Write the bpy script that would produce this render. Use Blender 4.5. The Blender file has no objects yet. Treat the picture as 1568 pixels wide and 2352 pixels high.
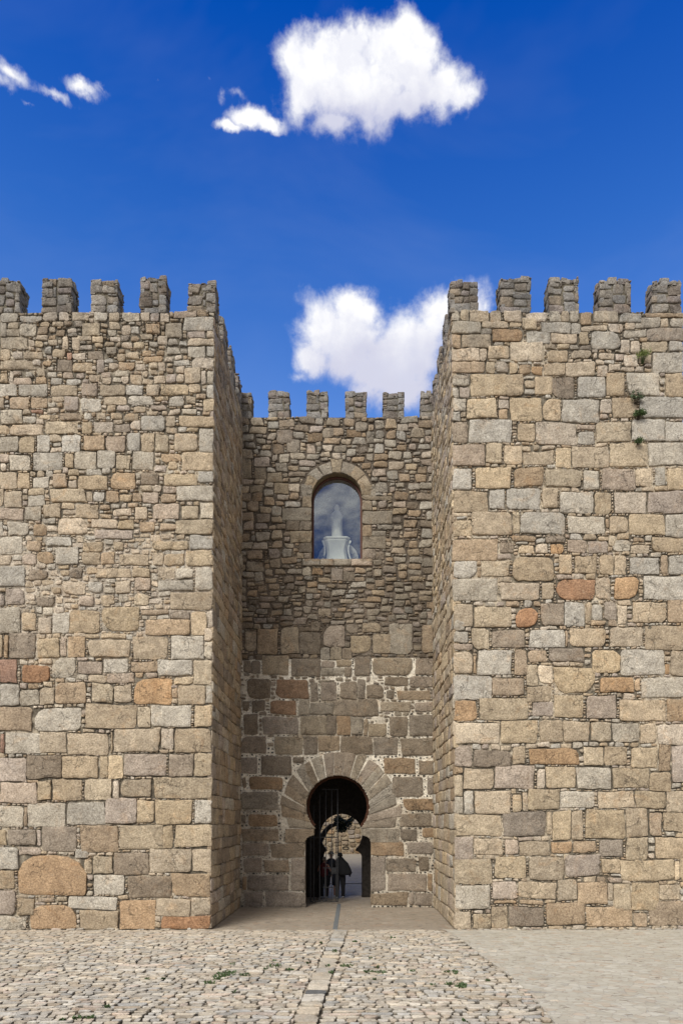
import bpy, bmesh, math, random
from mathutils import Vector, noise, Matrix
R = math.radians
random.seed(7)
rnd = random.random
def ru(a, b): return a + (b - a) * rnd()

# ------------------------------------------------------------------ camera
scene = bpy.context.scene
CAMZ = 2.8
cd = bpy.data.cameras.new("camera"); cam = bpy.data.objects.new("camera", cd)
scene.collection.objects.link(cam); scene.camera = cam
cam.location = (0, 0, CAMZ); cam.rotation_euler = (R(90), 0, 0)
cd.sensor_fit = 'HORIZONTAL'; cd.sensor_width = 36; cd.lens = 36
cd.shift_x = -25 / 1568; cd.shift_y = 712 / 1568
cd.clip_start = .1; cd.clip_end = 6000

# ------------------------------------------------------------------ light
SUN_EL, SUN_AZ = 42, 207      # azimuth measured clockwise from +Y: behind the camera, to the left
sd = bpy.data.lights.new("sun", 'SUN'); sun = bpy.data.objects.new("sun", sd)
scene.collection.objects.link(sun)
sd.energy = 2.3; sd.angle = R(30); sd.color = (1, .95, .86)
az = R(SUN_AZ); el = R(SUN_EL)
sdir = Vector((math.sin(az) * math.cos(el), math.cos(az) * math.cos(el), math.sin(el)))
sun.rotation_euler = sdir.to_track_quat('Z', 'Y').to_euler()
sun.location = (0, -10, 40)
vs = scene.view_settings
vs.view_transform = 'Standard'; vs.look = 'None'; vs.gamma = 1; vs.exposure = 0.95; vs.use_curve_mapping = False
scene.cycles.max_bounces = 6
scene.cycles.sample_clamp_indirect = 4

W = bpy.data.worlds.new("World"); scene.world = W; W.use_nodes = True
wt = W.node_tree; wt.nodes.clear()

class NT:
    """small helper to write node trees"""
    def __init__(s, t): s.t = t
    def n(s, typ, **kw):
        nd = s.t.nodes.new(typ)
        for k, v in kw.items(): setattr(nd, k, v)
        return nd
    def put(s, sock, v):
        if isinstance(v, bpy.types.NodeSocket): s.t.links.new(v, sock)
        elif v is not None: sock.default_value = v
    def math(s, op, a, b=None, c=None, clamp=False):
        nd = s.n('ShaderNodeMath', operation=op, use_clamp=clamp)
        s.put(nd.inputs[0], a); s.put(nd.inputs[1], b)
        if c is not None: s.put(nd.inputs[2], c)
        return nd.outputs[0]
    def vmath(s, op, a, b=None):
        nd = s.n('ShaderNodeVectorMath', operation=op)
        s.put(nd.inputs[0], a)
        if b is not None:
            if op == 'SCALE': s.put(nd.inputs['Scale'], b)
            else: s.put(nd.inputs[1], b)
        return nd.outputs['Value'] if op in ('LENGTH', 'DOT_PRODUCT', 'DISTANCE') else nd.outputs[0]
    def noise(s, vec, scale, detail=4, rough=.5, dist=0, out='Fac'):
        nd = s.n('ShaderNodeTexNoise'); s.put(nd.inputs['Vector'], vec)
        nd.inputs['Scale'].default_value = scale; nd.inputs['Detail'].default_value = detail
        nd.inputs['Roughness'].default_value = rough; nd.inputs['Distortion'].default_value = dist
        return nd.outputs[out]
    def mr(s, v, a, b, c=0., d=1., smooth=False):
        nd = s.n('ShaderNodeMapRange'); nd.clamp = True
        if smooth: nd.interpolation_type = 'SMOOTHSTEP'
        s.put(nd.inputs['Value'], v)
        for i, x in zip((1, 2, 3, 4), (a, b, c, d)): s.put(nd.inputs[i], x)
        return nd.outputs[0]
    def mix(s, f, a, b, blend='MIX'):
        nd = s.n('ShaderNodeMix', data_type='RGBA', blend_type=blend)
        s.put(nd.inputs[0], f)
        s.put(nd.inputs[6], (*a, 1) if isinstance(a, tuple) and len(a) == 3 else a)
        s.put(nd.inputs[7], (*b, 1) if isinstance(b, tuple) and len(b) == 3 else b)
        return nd.outputs[2]
    def link(s, a, b): s.t.links.new(a, b)

def dirpx(x, y):   # direction seen at a place of the photograph
    return Vector(((x - 809) / 1568, 1, (1888 - y) / 1568)).normalized()

N = NT(wt)
tc = N.n('ShaderNodeTexCoord').outputs['Generated']
sky = N.n('ShaderNodeTexSky', sky_type='NISHITA', sun_disc=False)
sky.sun_elevation = R(SUN_EL); sky.sun_rotation = R(SUN_AZ)
sky.altitude = 500; sky.air_density = 1.0; sky.dust_density = .3; sky.ozone_density = 3.0
gm = N.n('ShaderNodeHueSaturation'); gm.inputs['Saturation'].default_value = 1.22
gm.inputs['Value'].default_value = 1.22; gm.inputs['Hue'].default_value = .508
N.link(sky.outputs[0], gm.inputs['Color'])
sepz = N.n('ShaderNodeSeparateXYZ'); N.link(tc, sepz.inputs[0])
rp = N.n('ShaderNodeValToRGB'); cr = rp.color_ramp
cr.elements[0].position = .50; cr.elements[0].color = (1.0, .93, .96, 1)
cr.elements[1].position = .77; cr.elements[1].color = (.01, .41, .86, 1)
e_ = cr.elements.new(.64); e_.color = (.36, .66, .93, 1)
N.link(sepz.outputs[2], rp.inputs[0])
skyc = N.mix(1., gm.outputs[0], rp.outputs[0], 'MULTIPLY')
skyc = N.mix(N.mr(N.vmath('DOT_PRODUCT', tc, (0, 1, 0)), .2, -.3), skyc, N.mix(1., skyc, (.16, .18, .22), 'MULTIPLY'))
# clouds: clusters of puffs at given directions, broken up by noise
PUFFS = """760,185,118,105,1 850,205,125,92,1 935,88,62,66,1 900,140,85,80,1 1000,205,88,56,1 1058,222,45,42,1 745,112,90,55,1
690,150,62,66,1 765,275,60,42,1 805,85,70,40,1 700,205,60,66,1 645,125,22,26,.6 930,225,100,45,1 965,130,50,60,1 870,110,70,56,1 800,160,100,90,1.1 930,160,80,70,1.1
575,266,52,26,.95 618,284,48,20,.9 530,284,44,17,.85 512,208,30,22,.5 548,215,32,16,.5 482,152,20,10,.42 365,173,12,10,.4
295,177,12,8,.36 30,168,62,38,.74 70,238,26,16,.55 120,215,62,22,.64 180,198,58,22,.72 228,210,40,12,.5 -5,185,46,42,.74 225,215,40,18,.5
812,705,66,46,1 750,745,62,50,1 722,822,52,38,1 800,800,92,70,1 870,845,90,56,1 960,790,90,84,1 1005,715,62,60,1
925,880,90,50,1 1060,710,70,60,1 840,890,60,40,.85 790,770,110,80,1.1 905,835,120,74,1.15 690,865,40,22,.6 1110,690,24,24,.7""".split()
g = bpy.data.node_groups.new("cloud_field", 'ShaderNodeTree')
g.interface.new_socket('Vector', in_out='INPUT', socket_type='NodeSocketVector')
g.interface.new_socket('Value', in_out='OUTPUT', socket_type='NodeSocketFloat')
G = NT(g); gi = G.n('NodeGroupInput').outputs[0]; go = G.n('NodeGroupOutput')
wn = G.noise(gi, 22, 5, .6, 0, 'Color')
wv = G.vmath('SCALE', G.vmath('SUBTRACT', wn, (.5, .5, .5)), .026)
gv = G.vmath('ADD', gi, wv)
acc = None
for p in PUFFS:
    x, y, rx, ry, wgt = map(float, p.split(',')); y += 4; rx *= .97
    c = dirpx(x, y); L = Vector(((x - 809) / 1568, 1, (1888 - y) / 1568)).length
    sx = 1568 * L / rx; sz = 1568 * L ** 3 / ry * .86
    dd = G.vmath('MULTIPLY', G.vmath('SUBTRACT', gv, tuple(c)), (sx, 6., sz))
    ln = G.vmath('LENGTH', dd)
    v = G.math('MULTIPLY_ADD', ln, -.55 * wgt, 1.02 * wgt)
    acc = v if acc is None else G.math('SMOOTH_MAX', acc, v, .16)
G.link(acc, go.inputs[0])
def field(vec):
    nd = N.n('ShaderNodeGroup'); nd.node_tree = g; N.put(nd.inputs[0], vec); return nd.outputs[0]
f1 = field(tc)
f2 = field(N.vmath('ADD', tc, (-.012, -.01, .034)))
n1 = N.noise(tc, 24, 10, .62, .15)
n2 = N.noise(tc, 60, 6, .6, .3)
n1b = N.noise(N.vmath('ADD', tc, (-.006, -.004, .016)), 24, 10, .62, .15)
dens = N.math('ADD', f1, N.math('MULTIPLY', N.math('SUBTRACT', n1, .5), 1.0))
dens = N.math('ADD', dens, N.math('MULTIPLY', N.math('SUBTRACT', n2, .5), .16))
al = N.math('MULTIPLY', N.mr(dens, .36, .80, smooth=True), N.mr(f1, .1, .68, .2, 1.))
# shade of the puffs: brighter where less cloud lies towards the sun
thick = N.math('ADD', f2, N.math('MULTIPLY', N.math('SUBTRACT', N.noise(N.vmath('ADD', tc, (0, 0, .012)), 15, 6, .55), .5), .75))
sh = N.mr(thick, .0, .85, 0., 1., smooth=True)
ccol = N.mix(sh, (5.15, 5.15, 5.2), (3.3, 3.35, 4.05))
bil = N.mr(N.math('SUBTRACT', n1b, n1), -.04, .14, 0., .38)
ccol = N.mix(bil, ccol, (3.35, 3.45, 4.2))
front = N.mix(al, skyc, ccol)
# broken cloud outside the view: mirrored by the pane, extent added as neutral fill
sep = N.n('ShaderNodeSeparateXYZ'); N.link(tc, sep.inputs[0])
bk = N.mr(N.vmath('DOT_PRODUCT', tc, (0, .857, .514)), .80, .62, 0., 1., smooth=True)
nb = N.noise(N.vmath('MULTIPLY', tc, (1, 1, 1.3)), 6.3, 8, .6, .5)
nb = N.math('SUBTRACT', nb, N.mr(sep.outputs[2], .62, .42, 0., .07))
ba = N.math('MULTIPLY', N.mr(nb, .36, .56, smooth=True), bk)
skyout = N.mix(ba, front, (5.2, 5.05, 4.85))
# faint high haze patches in front
hz = N.math('MULTIPLY', N.mr(N.noise(N.vmath('MULTIPLY', tc, (1, 1, 2)), 2.3, 5, .6, .6), .5, .8), .06)
skyout = N.mix(N.math('MULTIPLY', hz, N.math('SUBTRACT', 1., al)), skyout, (3.6, 3.8, 4.3))
bg = N.n('ShaderNodeBackground'); bg.inputs['Strength'].default_value = .105
N.link(skyout, bg.inputs['Color'])
N.link(bg.outputs[0], N.n('ShaderNodeOutputWorld').inputs[0])

# ------------------------------------------------------------------ materials
def mat(name):
    m = bpy.data.materials.new(name); m.use_nodes = True
    t = m.node_tree; t.nodes.clear(); n = NT(t)
    b = n.n('ShaderNodeBsdfPrincipled'); o = n.n('ShaderNodeOutputMaterial'); n.link(b.outputs[0], o.inputs[0])
    return m, n, b
def stone_mat(name, bump=.5, grain=1., spec=.25, scale=1., patina=True, cv=1.):
    m, n, b = mat(name)
    co = n.n('ShaderNodeTexCoord').outputs['Object']
    at = n.n('ShaderNodeAttribute', attribute_name='Col').outputs['Color']
    a = n.noise(co, 3.5 * scale, 6, .6, .6); c = n.noise(co, 26 * scale, 8, .78); d = n.noise(co, 110 * scale, 4, .6)
    col = n.mix(1., at, n.mix(n.mr(a, .3, .72), (.74, .72, .70), (1.22, 1.2, 1.16)), 'MULTIPLY')
    col = n.mix(cv, col, n.mix(n.mr(c, .36, .64), (.52, .49, .46), (1.36, 1.38, 1.39)), 'MULTIPLY')
    # warm iron stains and pale lichen
    st = n.mr(n.noise(co, 2.1 * scale, 5, .65, 1.2), .56, .72, 0., .38)
    col = n.mix(st, col, n.mix(1., col, (1.12, .86, .62), 'MULTIPLY'))
    li = n.mr(n.noise(co, 7.5 * scale, 7, .75, .4), .60, .68, 0., .35)
    col = n.mix(li, col, (.44, .42, .36))
    dk = n.mr(n.noise(co, 40 * scale, 5, .7), .62, .70, 0., .55 * grain)
    col = n.mix(dk, col, n.mix(1., col, (.4, .36, .32), 'MULTIPLY'))
    vo = n.n('ShaderNodeTexVoronoi', feature='DISTANCE_TO_EDGE')
    n.put(vo.inputs['Vector'], n.vmath('ADD', co, n.vmath('SCALE', n.noise(co, 5, 5, .6, 0, 'Color'), .35))); vo.inputs['Scale'].default_value = 2.6 * scale
    ck = n.math('MULTIPLY', n.mr(vo.outputs['Distance'], .0, .022, 1., 0.), n.mr(n.noise(co, 1.7 * scale, 3, .5), .50, .58))
    col = n.mix(n.math('MULTIPLY', ck, .6), col, (.07, .055, .04))
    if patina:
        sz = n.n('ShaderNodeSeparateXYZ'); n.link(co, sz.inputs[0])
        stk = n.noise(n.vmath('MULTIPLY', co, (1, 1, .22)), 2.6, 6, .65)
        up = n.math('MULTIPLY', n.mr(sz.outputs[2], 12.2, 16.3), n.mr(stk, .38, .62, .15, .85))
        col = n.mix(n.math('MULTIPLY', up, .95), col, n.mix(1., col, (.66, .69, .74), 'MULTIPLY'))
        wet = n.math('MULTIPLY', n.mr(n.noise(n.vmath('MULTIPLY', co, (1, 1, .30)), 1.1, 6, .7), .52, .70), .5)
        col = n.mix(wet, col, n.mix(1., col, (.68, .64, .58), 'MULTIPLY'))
    n.link(col, b.inputs['Base Color'])
    b.inputs['Roughness'].default_value = .93; b.inputs['Specular IOR Level'].default_value = spec
    h = n.math('ADD', n.math('MULTIPLY', n.noise(co, 9 * scale, 10, .72, .4), 1.3), n.math('MULTIPLY', d, .3 * grain))
    h = n.math('ADD', h, n.math('MULTIPLY', c, .7))
    h = n.math('SUBTRACT', h, n.math('MULTIPLY', ck, .5))
    bp = n.n('ShaderNodeBump'); bp.inputs['Strength'].default_value = bump; bp.inputs['Distance'].default_value = .05
    n.link(h, bp.inputs['Height']); n.link(bp.outputs[0], b.inputs['Normal'])
    return m
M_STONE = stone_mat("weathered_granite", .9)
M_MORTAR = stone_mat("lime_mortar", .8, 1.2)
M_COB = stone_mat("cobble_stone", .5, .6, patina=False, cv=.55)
def plain(name, col, rough=.6, metal=0., bump=0., bs=30., var=.2, spec=.5):
    m, n, b = mat(name)
    co = n.n('ShaderNodeTexCoord').outputs['Object']
    f = n.noise(co, bs, 5, .6)
    c = n.mix(n.mr(f, .3, .7), tuple(x * (1 - var) for x in col), tuple(min(1, x * (1 + var)) for x in col))
    n.link(c, b.inputs['Base Color'])
    b.inputs['Roughness'].default_value = rough; b.inputs['Metallic'].default_value = metal
    b.inputs['Specular IOR Level'].default_value = spec
    if bump:
        bp = n.n('ShaderNodeBump'); bp.inputs['Strength'].default_value = bump; bp.inputs['Distance'].default_value = .02
        n.link(f, bp.inputs['Height']); n.link(bp.outputs[0], b.inputs['Normal'])
    return m
M_IRON = plain("wrought_iron", (.012, .012, .014), .6, .1, .3, 60)
M_FRAME = plain("rusty_frame", (.105, .042, .03), .6, .2, .3, 40, .35)
M_MARBLE = plain("white_marble", (.88, .86, .78), .5, 0, .15, 9, .06)
M_DARKIN = plain("shade_dark_stone", (.035, .03, .026), .95, 0, .6, 9, .4, .1)  # near-black base stands in for the shade inside passage and window room
M_BRICK = plain("dark_brick", (.085, .04, .026), .9, 0, .6, 30, .4, .1)
M_LEAF = plain("leaf_green", (.05, .085, .025), .6, 0, 0, 12, .4)
M_LEAFD = plain("leaf_dark", (.02, .038, .014), .7, 0, 0, 12, .4)
M_BARK = plain("bark", (.05, .04, .03), .95, 0, .8, 18, .4)
M_SKIN = plain("skin", (.27, .15, .11), .6, 0, 0, 12, .05)
M_BLACK = plain("black_cloth", (.012, .012, .014), .9, 0, .2, 40, .2)
M_NAVY = plain("dark_blue_cloth", (.015, .018, .03), .9, 0, .2, 40, .2)
M_RED = plain("red_cloth", (.09, .010, .012), .85, 0, .2, 40, .2)
M_HAT = plain("grey_straw", (.20, .19, .17), .85, 0, .2, 60, .15)
M_HAIR = plain("fair_hair", (.20, .17, .13), .8, 0, .3, 60, .2)
M_SHOE = plain("pale_shoe", (.3, .3, .3), .7)
def glass_mat():
    m, n, b = mat("coated_glass"); t = m.node_tree
    t.nodes.remove(b); o = [x for x in t.nodes if x.type == 'OUTPUT_MATERIAL'][0]
    tr = n.n('ShaderNodeBsdfTransparent'); tr.inputs[0].default_value = (.95, .97, .95, 1)
    gl = n.n('ShaderNodeBsdfGlossy'); gl.inputs['Roughness'].default_value = .015; gl.inputs['Color'].default_value = (.85, .9, .95, 1)
    mx = n.n('ShaderNodeMixShader'); mx.inputs[0].default_value = .19
    n.link(tr.outputs[0], mx.inputs[1]); n.link(gl.outputs[0], mx.inputs[2]); n.link(mx.outputs[0], o.inputs[0])
    return m
M_GLASS = glass_mat()

# ------------------------------------------------------------------ mesh helpers
class MB:
    def __init__(s): s.v = []; s.f = []; s.c = []; s.mi = []; s.sm = []
    def face(s, idx, mi=0, smooth=False): s.f.append(idx); s.mi.append(mi); s.sm.append(smooth)
    def add(s, p, c): s.v.append(p); s.c.append(c); return len(s.v) - 1
    def box(s, x0, x1, y0, y1, z0, z1, c=(.3, .25, .2), mi=0):
        b = len(s.v)
        for z in (z0, z1):
            for x, y in ((x0, y0), (x1, y0), (x1, y1), (x0, y1)): s.add((x, y, z), c)
        for q in ((3, 2, 1, 0), (4, 5, 6, 7), (0, 1, 5, 4), (1, 2, 6, 5), (2, 3, 7, 6), (3, 0, 4, 7)):
            s.face([b + i for i in q], mi)
    def build(s, name, mats, parent=None, base=(0, 0, 0), warp=None):
        me = bpy.data.meshes.new(name)
        bx, by, bz = base
        vv = [warp(p) for p in s.v] if warp else s.v
        me.from_pydata([(p[0] - bx, p[1] - by, p[2] - bz) for p in vv], [], s.f)
        if not isinstance(mats, (list, tuple)): mats = [mats]
        for m in mats: me.materials.append(m)
        me.polygons.foreach_set('material_index', s.mi); me.polygons.foreach_set('use_smooth', s.sm)
        if s.c:
            a = me.color_attributes.new('Col', 'FLOAT_COLOR', 'POINT')
            flat = []
            for c in s.c: flat += (c[0], c[1], c[2], 1.)
            a.data.foreach_set('color', flat)
        me.update()
        o = bpy.data.objects.new(name, me); scene.collection.objects.link(o)
        if parent: o.parent = parent
        else: o.location = base
        return o
def thing(name, label, cat, loc=(0, 0, 0), group=None):
    o = bpy.data.objects.new(name, None); scene.collection.objects.link(o); o.location = loc
    o.empty_display_size = .2
    o['label'] = label; o['category'] = cat
    if group: o['group'] = group
    return o
def tag(o, label=None, cat=None, group=None, kind=None):
    if label: o['label'] = label
    if cat: o['category'] = cat
    if group: o['group'] = group
    if kind: o['kind'] = kind
    return o

class Frame:
    def __init__(s, O, U, V):
        s.O = Vector(O); s.U = Vector(U); s.V = Vector(V); s.N = s.U.cross(s.V)
        s.t = (*s.O, *s.U, *s.V, *s.N)
    def p(s, u, v, w):
        o = s.t
        return (o[0] + u * o[3] + v * o[6] + w * o[9], o[1] + u * o[4] + v * o[7] + w * o[10], o[2] + u * o[5] + v * o[8] + w * o[11])
vn = noise.noise

def emit_poly(mb, fr, pts, col, h=.03, bulge=.01, edge=.009, jag=.006, tilt=.02, base=-.08, mi=0, sink=0., joint_shade=None):
    """a rounded stone from an outline (counter-clockwise in the frame)"""
    n = len(pts)
    cu = sum(p[0] for p in pts) / n; cv = sum(p[1] for p in pts) / n
    hu = max(abs(p[0] - cu) for p in pts) + 1e-4; hv = max(abs(p[1] - cv) for p in pts) + 1e-4
    s = min(hu, hv); e = min(edge, .35 * s)
    so = ru(0, 50); q = []
    for (u, v) in pts:
        a = vn((u * 9 + so, v * 9, so)); b = vn((u * 9, v * 9 + so, so + 7))
        a += .7 * vn((u * 22, v * 22, so)); b += .7 * vn((u * 22, v * 22 + so, so + 3))
        q.append((u + a * jag * 2.2, v + b * jag * 2.2))
    tx = ru(-tilt, tilt); ty = ru(-tilt, tilt)
    big = s > .09
    rings = [(1., base, 0), (1., h * .70, .0), (e, h * .97, .3)]
    if s > .14: rings.append((-.76, h + bulge * .35, 1.2))
    if big: rings.append((-.5, h + bulge * .5, 1.3))
    ids = []
    cl = [c for c in col]
    for (k, w, nz) in rings:
        row = []
        for (u, v) in q:
            du, dv = u - cu, v - cv
            if k == 1.: uu, vv = u, v
            elif k > 0: uu, vv = cu + du * (1 - k / hu), cv + dv * (1 - k / hv)
            else: uu, vv = cu + du * -k, cv + dv * -k
            ww = w - sink
            if w > 0: ww += tx * du + ty * dv + nz * bulge * 1.2 * vn((uu * 6 + so, vv * 6, so))
            row.append(mb.add(fr.p(uu, vv, ww), joint_shade if (joint_shade and w == base) else cl))
        ids.append(row)
    c0 = mb.add(fr.p(cu + ru(-.1, .1) * hu, cv + ru(-.1, .1) * hv, h + bulge * ru(.4, 1.2) - sink), cl)
    for lv, (a, b) in enumerate(zip(ids, ids[1:])):
        for i in range(n):
            j = (i + 1) % n
            mb.face((a[i], a[j], b[j], b[i]), mi, lv > 1)
    last = ids[-1]
    for i in range(n): mb.face((last[i], last[(i + 1) % n], c0), mi, True)

def rect_pts(u0, v0, u1, v1, cut=.03, skew=.0):
    w, h = u1 - u0, v1 - v0
    m = min(w, h)
    cs = [min(.42 * m, cut * (ru(.15, 1.2) if rnd() < .78 else ru(1.5, 3.2))) for _ in range(4)]
    if cut >= .2 and w > .5 and h > .3: cs = [.05, .08, min(.5 * m, cut * 1.7), min(.5 * m, cut * 1.5)]
    sk = [(ru(-skew, skew) * w, ru(-skew, skew) * h) for _ in range(4)]
    cor = [(u0, v0), (u1, v0), (u1, v1), (u0, v1)]
    cor = [(a + c, b + d) for (a, b), (c, d) in zip(cor, sk)]
    pts = []
    for i in range(4):
        a = cor[i]; pr = cor[i - 1]; nx = cor[(i + 1) % 4]; r = cs[i]
        def toward(p, q, d):
            L = math.hypot(q[0] - p[0], q[1] - p[1]) + 1e-6; d = min(d, L * .45)
            return (p[0] + (q[0] - p[0]) * d / L, p[1] + (q[1] - p[1]) * d / L)
        A = toward(a, pr, r); B = toward(a, nx, r)
        pts.append(A)
        if r > .012: pts.append(((A[0] + B[0]) * .5 * .7 + a[0] * .3, (A[1] + B[1]) * .5 * .7 + a[1] * .3))
        pts.append(B)
        # points along the next edge
        C = toward(nx, a, cs[(i + 1) % 4]); L = math.hypot(C[0] - B[0], C[1] - B[1])
        k = min(5, int(L / .11))
        for j in range(1, k + 1): pts.append((B[0] + (C[0] - B[0]) * j / (k + 1), B[1] + (C[1] - B[1]) * j / (k + 1)))
    return pts

PAL = {'t': (.385, .312, .21), 'y': (.40, .325, .21), 'Y': (.49, .39, .24), 'g': (.40, .385, .325), 'p': (.50, .43, .33),
       'k': (.41, .33, .25), 'o': (.41, .275, .165), 'O': (.47, .28, .14), 'R': (.35, .185, .115), 'r': (.38, .20, .14),
       'd': (.285, .235, .17), 'D': (.225, .185, .14), 'P': (.62, .51, .35), 'a': (.30, .275, .22), 's': (.115, .12, .12)}
PAL = {k: (tuple(min(.8, 1.24 * (a * .62 + b * .38)) for a, b in zip(c, (.415, .35, .255))) if k not in 's' else c) for k, c in PAL.items()}
PAL.update(O=(.48, .33, .19), R=(.41, .245, .14), o=(.445, .345, .23), r=(.42, .27, .19), k=(.47, .395, .31)); PAL['d'] = (.33, .275, .205); PAL['D'] = (.29, .235, .17)
PAL = {k: (c[0] * .985, c[1] * 1.0, c[2] * 1.08) for k, c in PAL.items()}
def tint(c, amt=.1):
    k = 1 + ru(-amt, amt) * 1.3; w = ru(-.05, .05)
    return (c[0] * k * (1 + w * .6), c[1] * k, c[2] * k * (1 - w))
def pick(s): return tint(PAL[random.choice(s)])

class Wall:
    """a stretch of masonry: explicit stones, packed rubble, small chips, and a mortar bed"""
    CELL = .015
    def __init__(s, mb, fr, u0, v0, u1, v1, mi_stone=0, mi_mortar=1):
        s.mb, s.fr = mb, fr; s.u0, s.v0, s.u1, s.v1 = u0, v0, u1, v1
        s.nu = int(round((u1 - u0) / s.CELL)); s.nv = int(round((v1 - v0) / s.CELL))
        s.occ = [bytearray(s.nu) for _ in range(s.nv)]
        s.ms, s.mm = mi_stone, mi_mortar
    def ci(s, u): return int((u - s.u0) / s.CELL)
    def cj(s, v): return int((v - s.v0) / s.CELL)
    def mark(s, u0, v0, u1, v1, pad=.012):
        i0 = max(0, s.ci(u0 - pad)); i1 = min(s.nu, s.ci(u1 + pad) + 1)
        if i1 <= i0: return
        for j in range(max(0, s.cj(v0 - pad)), min(s.nv, s.cj(v1 + pad) + 1)):
            s.occ[j][i0:i1] = b'\x01' * (i1 - i0)
    def block(s, test):
        for j in range(s.nv):
            v = s.v0 + (j + .5) * s.CELL; row = s.occ[j]
            for i in range(s.nu):
                if test(s.u0 + (i + .5) * s.CELL, v): row[i] = 1
    def warp(s, u, v):
        du = .012 * vn((u * 1.3, v * 1.3, 3.3)); dv = .040 * vn((u * .9, v * 1.1, 9.1)) + .016 * vn((u * 4, v * 4, 2.))
        k = min(1, (u - s.u0) / .3, (s.u1 - u) / .3); k = max(0, k)
        return (u + du * k, v + dv * min(1, max(0, (v - s.v0) / .3)))
    def stone(s, u0, v0, u1, v1, col, cut=.03, h=None, skew=.032, jag=.010, bulge=.016, markpad=.012):
        s.mark(u0, v0, u1, v1, markpad)
        pts = [s.warp(*p) for p in rect_pts(u0, v0, u1, v1, cut, skew)]
        emit_poly(s.mb, s.fr, pts, col, h if h is not None else ru(.010, .034), bulge, jag=jag, tilt=.03, mi=s.ms)
    def grow(s, i, j, mw, mh):
        """largest free box from a free cell, growing right/left and up/down"""
        i0 = i1 = i; j0 = j1 = j
        occ = s.occ; act = True
        while act:
            act = False
            if i1 - i0 + 1 < mw:
                if i1 + 1 < s.nu and not any(occ[k][i1 + 1] for k in range(j0, j1 + 1)): i1 += 1; act = True
                if i1 - i0 + 1 < mw and i0 > 0 and not any(occ[k][i0 - 1] for k in range(j0, j1 + 1)): i0 -= 1; act = True
            if j1 - j0 + 1 < mh:
                if j1 + 1 < s.nv and not any(occ[j1 + 1][i0:i1 + 1]): j1 += 1; act = True
                if j1 - j0 + 1 < mh and j0 > 0 and not any(occ[j0 - 1][i0:i1 + 1]): j0 -= 1; act = True
        return i0, j0, i1, j1
    def fill(s, size, cols, region=None, minw=3, minh=2, packed=False, gap=1, keep=1., cut=.3, h=(.008, .028), skew=.11):
        cells = [(i, j) for j in range(0, s.nv, 2) for i in range(0, s.nu, 2) if not s.occ[j][i]]
        if packed: cells.sort(key=lambda c: (c[1] // 5, c[0]))
        else: random.shuffle(cells)
        for (i, j) in cells:
            if s.occ[j][i]: continue
            u = s.u0 + i * s.CELL; v = s.v0 + j * s.CELL
            if region and not region(u, v): continue
            sz = size(u, v) if callable(size) else size
            mw = max(minw, int(ru(.5 if not packed else .6, 1.2) * sz[0] / s.CELL)); mh = max(minh, int(ru(.6, 1.15) * sz[1] / s.CELL))
            if packed:
                i0, j0 = i, j; i1, j1 = i, j; occ = s.occ
                while j1 - j0 + 1 < mh and j1 + 1 < s.nv and not occ[j1 + 1][i]: j1 += 1
                while i1 - i0 + 1 < mw and i1 + 1 < s.nu and not any(occ[k][i1 + 1] for k in range(j0, j1 + 1)): i1 += 1
            else: i0, j0, i1, j1 = s.grow(i, j, mw, mh)
            if i1 - i0 + 1 < minw or j1 - j0 + 1 < minh: continue
            a, b = s.u0 + i0 * s.CELL, s.v0 + j0 * s.CELL; c, d = s.u0 + (i1 + 1) * s.CELL, s.v0 + (j1 + 1) * s.CELL
            s.mark(a, b, c, d, pad=s.CELL * (gap - 1) + .001)
            if rnd() > keep: continue
            gp = .006 + .004 * gap
            pts = [s.warp(*p) for p in rect_pts(a + gp * .6, b + gp * .6, c - gp * .6, d - gp * .6, cut * min(c - a, d - b), skew)]
            cl = cols(u, v) if callable(cols) else pick(cols)
            emit_poly(s.mb, s.fr, pts, cl, ru(*h), .012, edge=.010, jag=.009, tilt=.09, mi=s.ms)
    def rubble(s, cols, region=None, big=(.5, .3), h=(.012, .036), cut=.14, skew=.10, chips=.85):
        for f, mw, mh in ((1., .62, .6), (.72, .6, .6), (.5, .6, .6), (.32, .55, .55)):
            sz = (big[0] * f, big[1] * f)
            s.fill(sz, cols, region, minw=int(sz[0] * mw / s.CELL), minh=max(3, int(sz[1] * mh / s.CELL)), gap=1 if f < .6 else 2, cut=cut, h=h, skew=skew)
        s.fill((.11, .08), cols, region, minw=2, minh=2, cut=.25, h=(.006, .024), keep=chips)
    def mortar(s, colf, hole=None, step=.05, depth=(-.045, .002), ext=.0):
        nu = max(2, int((s.u1 - s.u0 + 2 * ext) / step)); nv = max(2, int((s.v1 - s.v0) / step))
        ids = {}
        for j in range(nv + 1):
            for i in range(nu + 1):
                u = s.u0 - ext + (s.u1 - s.u0 + 2 * ext) * i / nu; v = s.v0 + (s.v1 - s.v0) * j / nv
                k = .5 + .55 * vn((u * 1.6, v * 1.9, 5.)) + .5 * vn((u * 9, v * 9, 8.)) + ru(-.12, .12)
                k = min(1, max(0, k))
                c = colf(u, v)
                ids[i, j] = s.mb.add(s.fr.p(u, v, depth[0] + (depth[1] - depth[0]) * k), c)
        for j in range(nv):
            for i in range(nu):
                if hole:
                    u = s.u0 - ext + (s.u1 - s.u0 + 2 * ext) * (i + .5) / nu; v = s.v0 + (s.v1 - s.v0) * (j + .5) / nv
                    if hole(u, v): continue
                s.mb.face((ids[i, j], ids[i + 1, j], ids[i + 1, j + 1], ids[i, j + 1]), s.mm, True)

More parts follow.
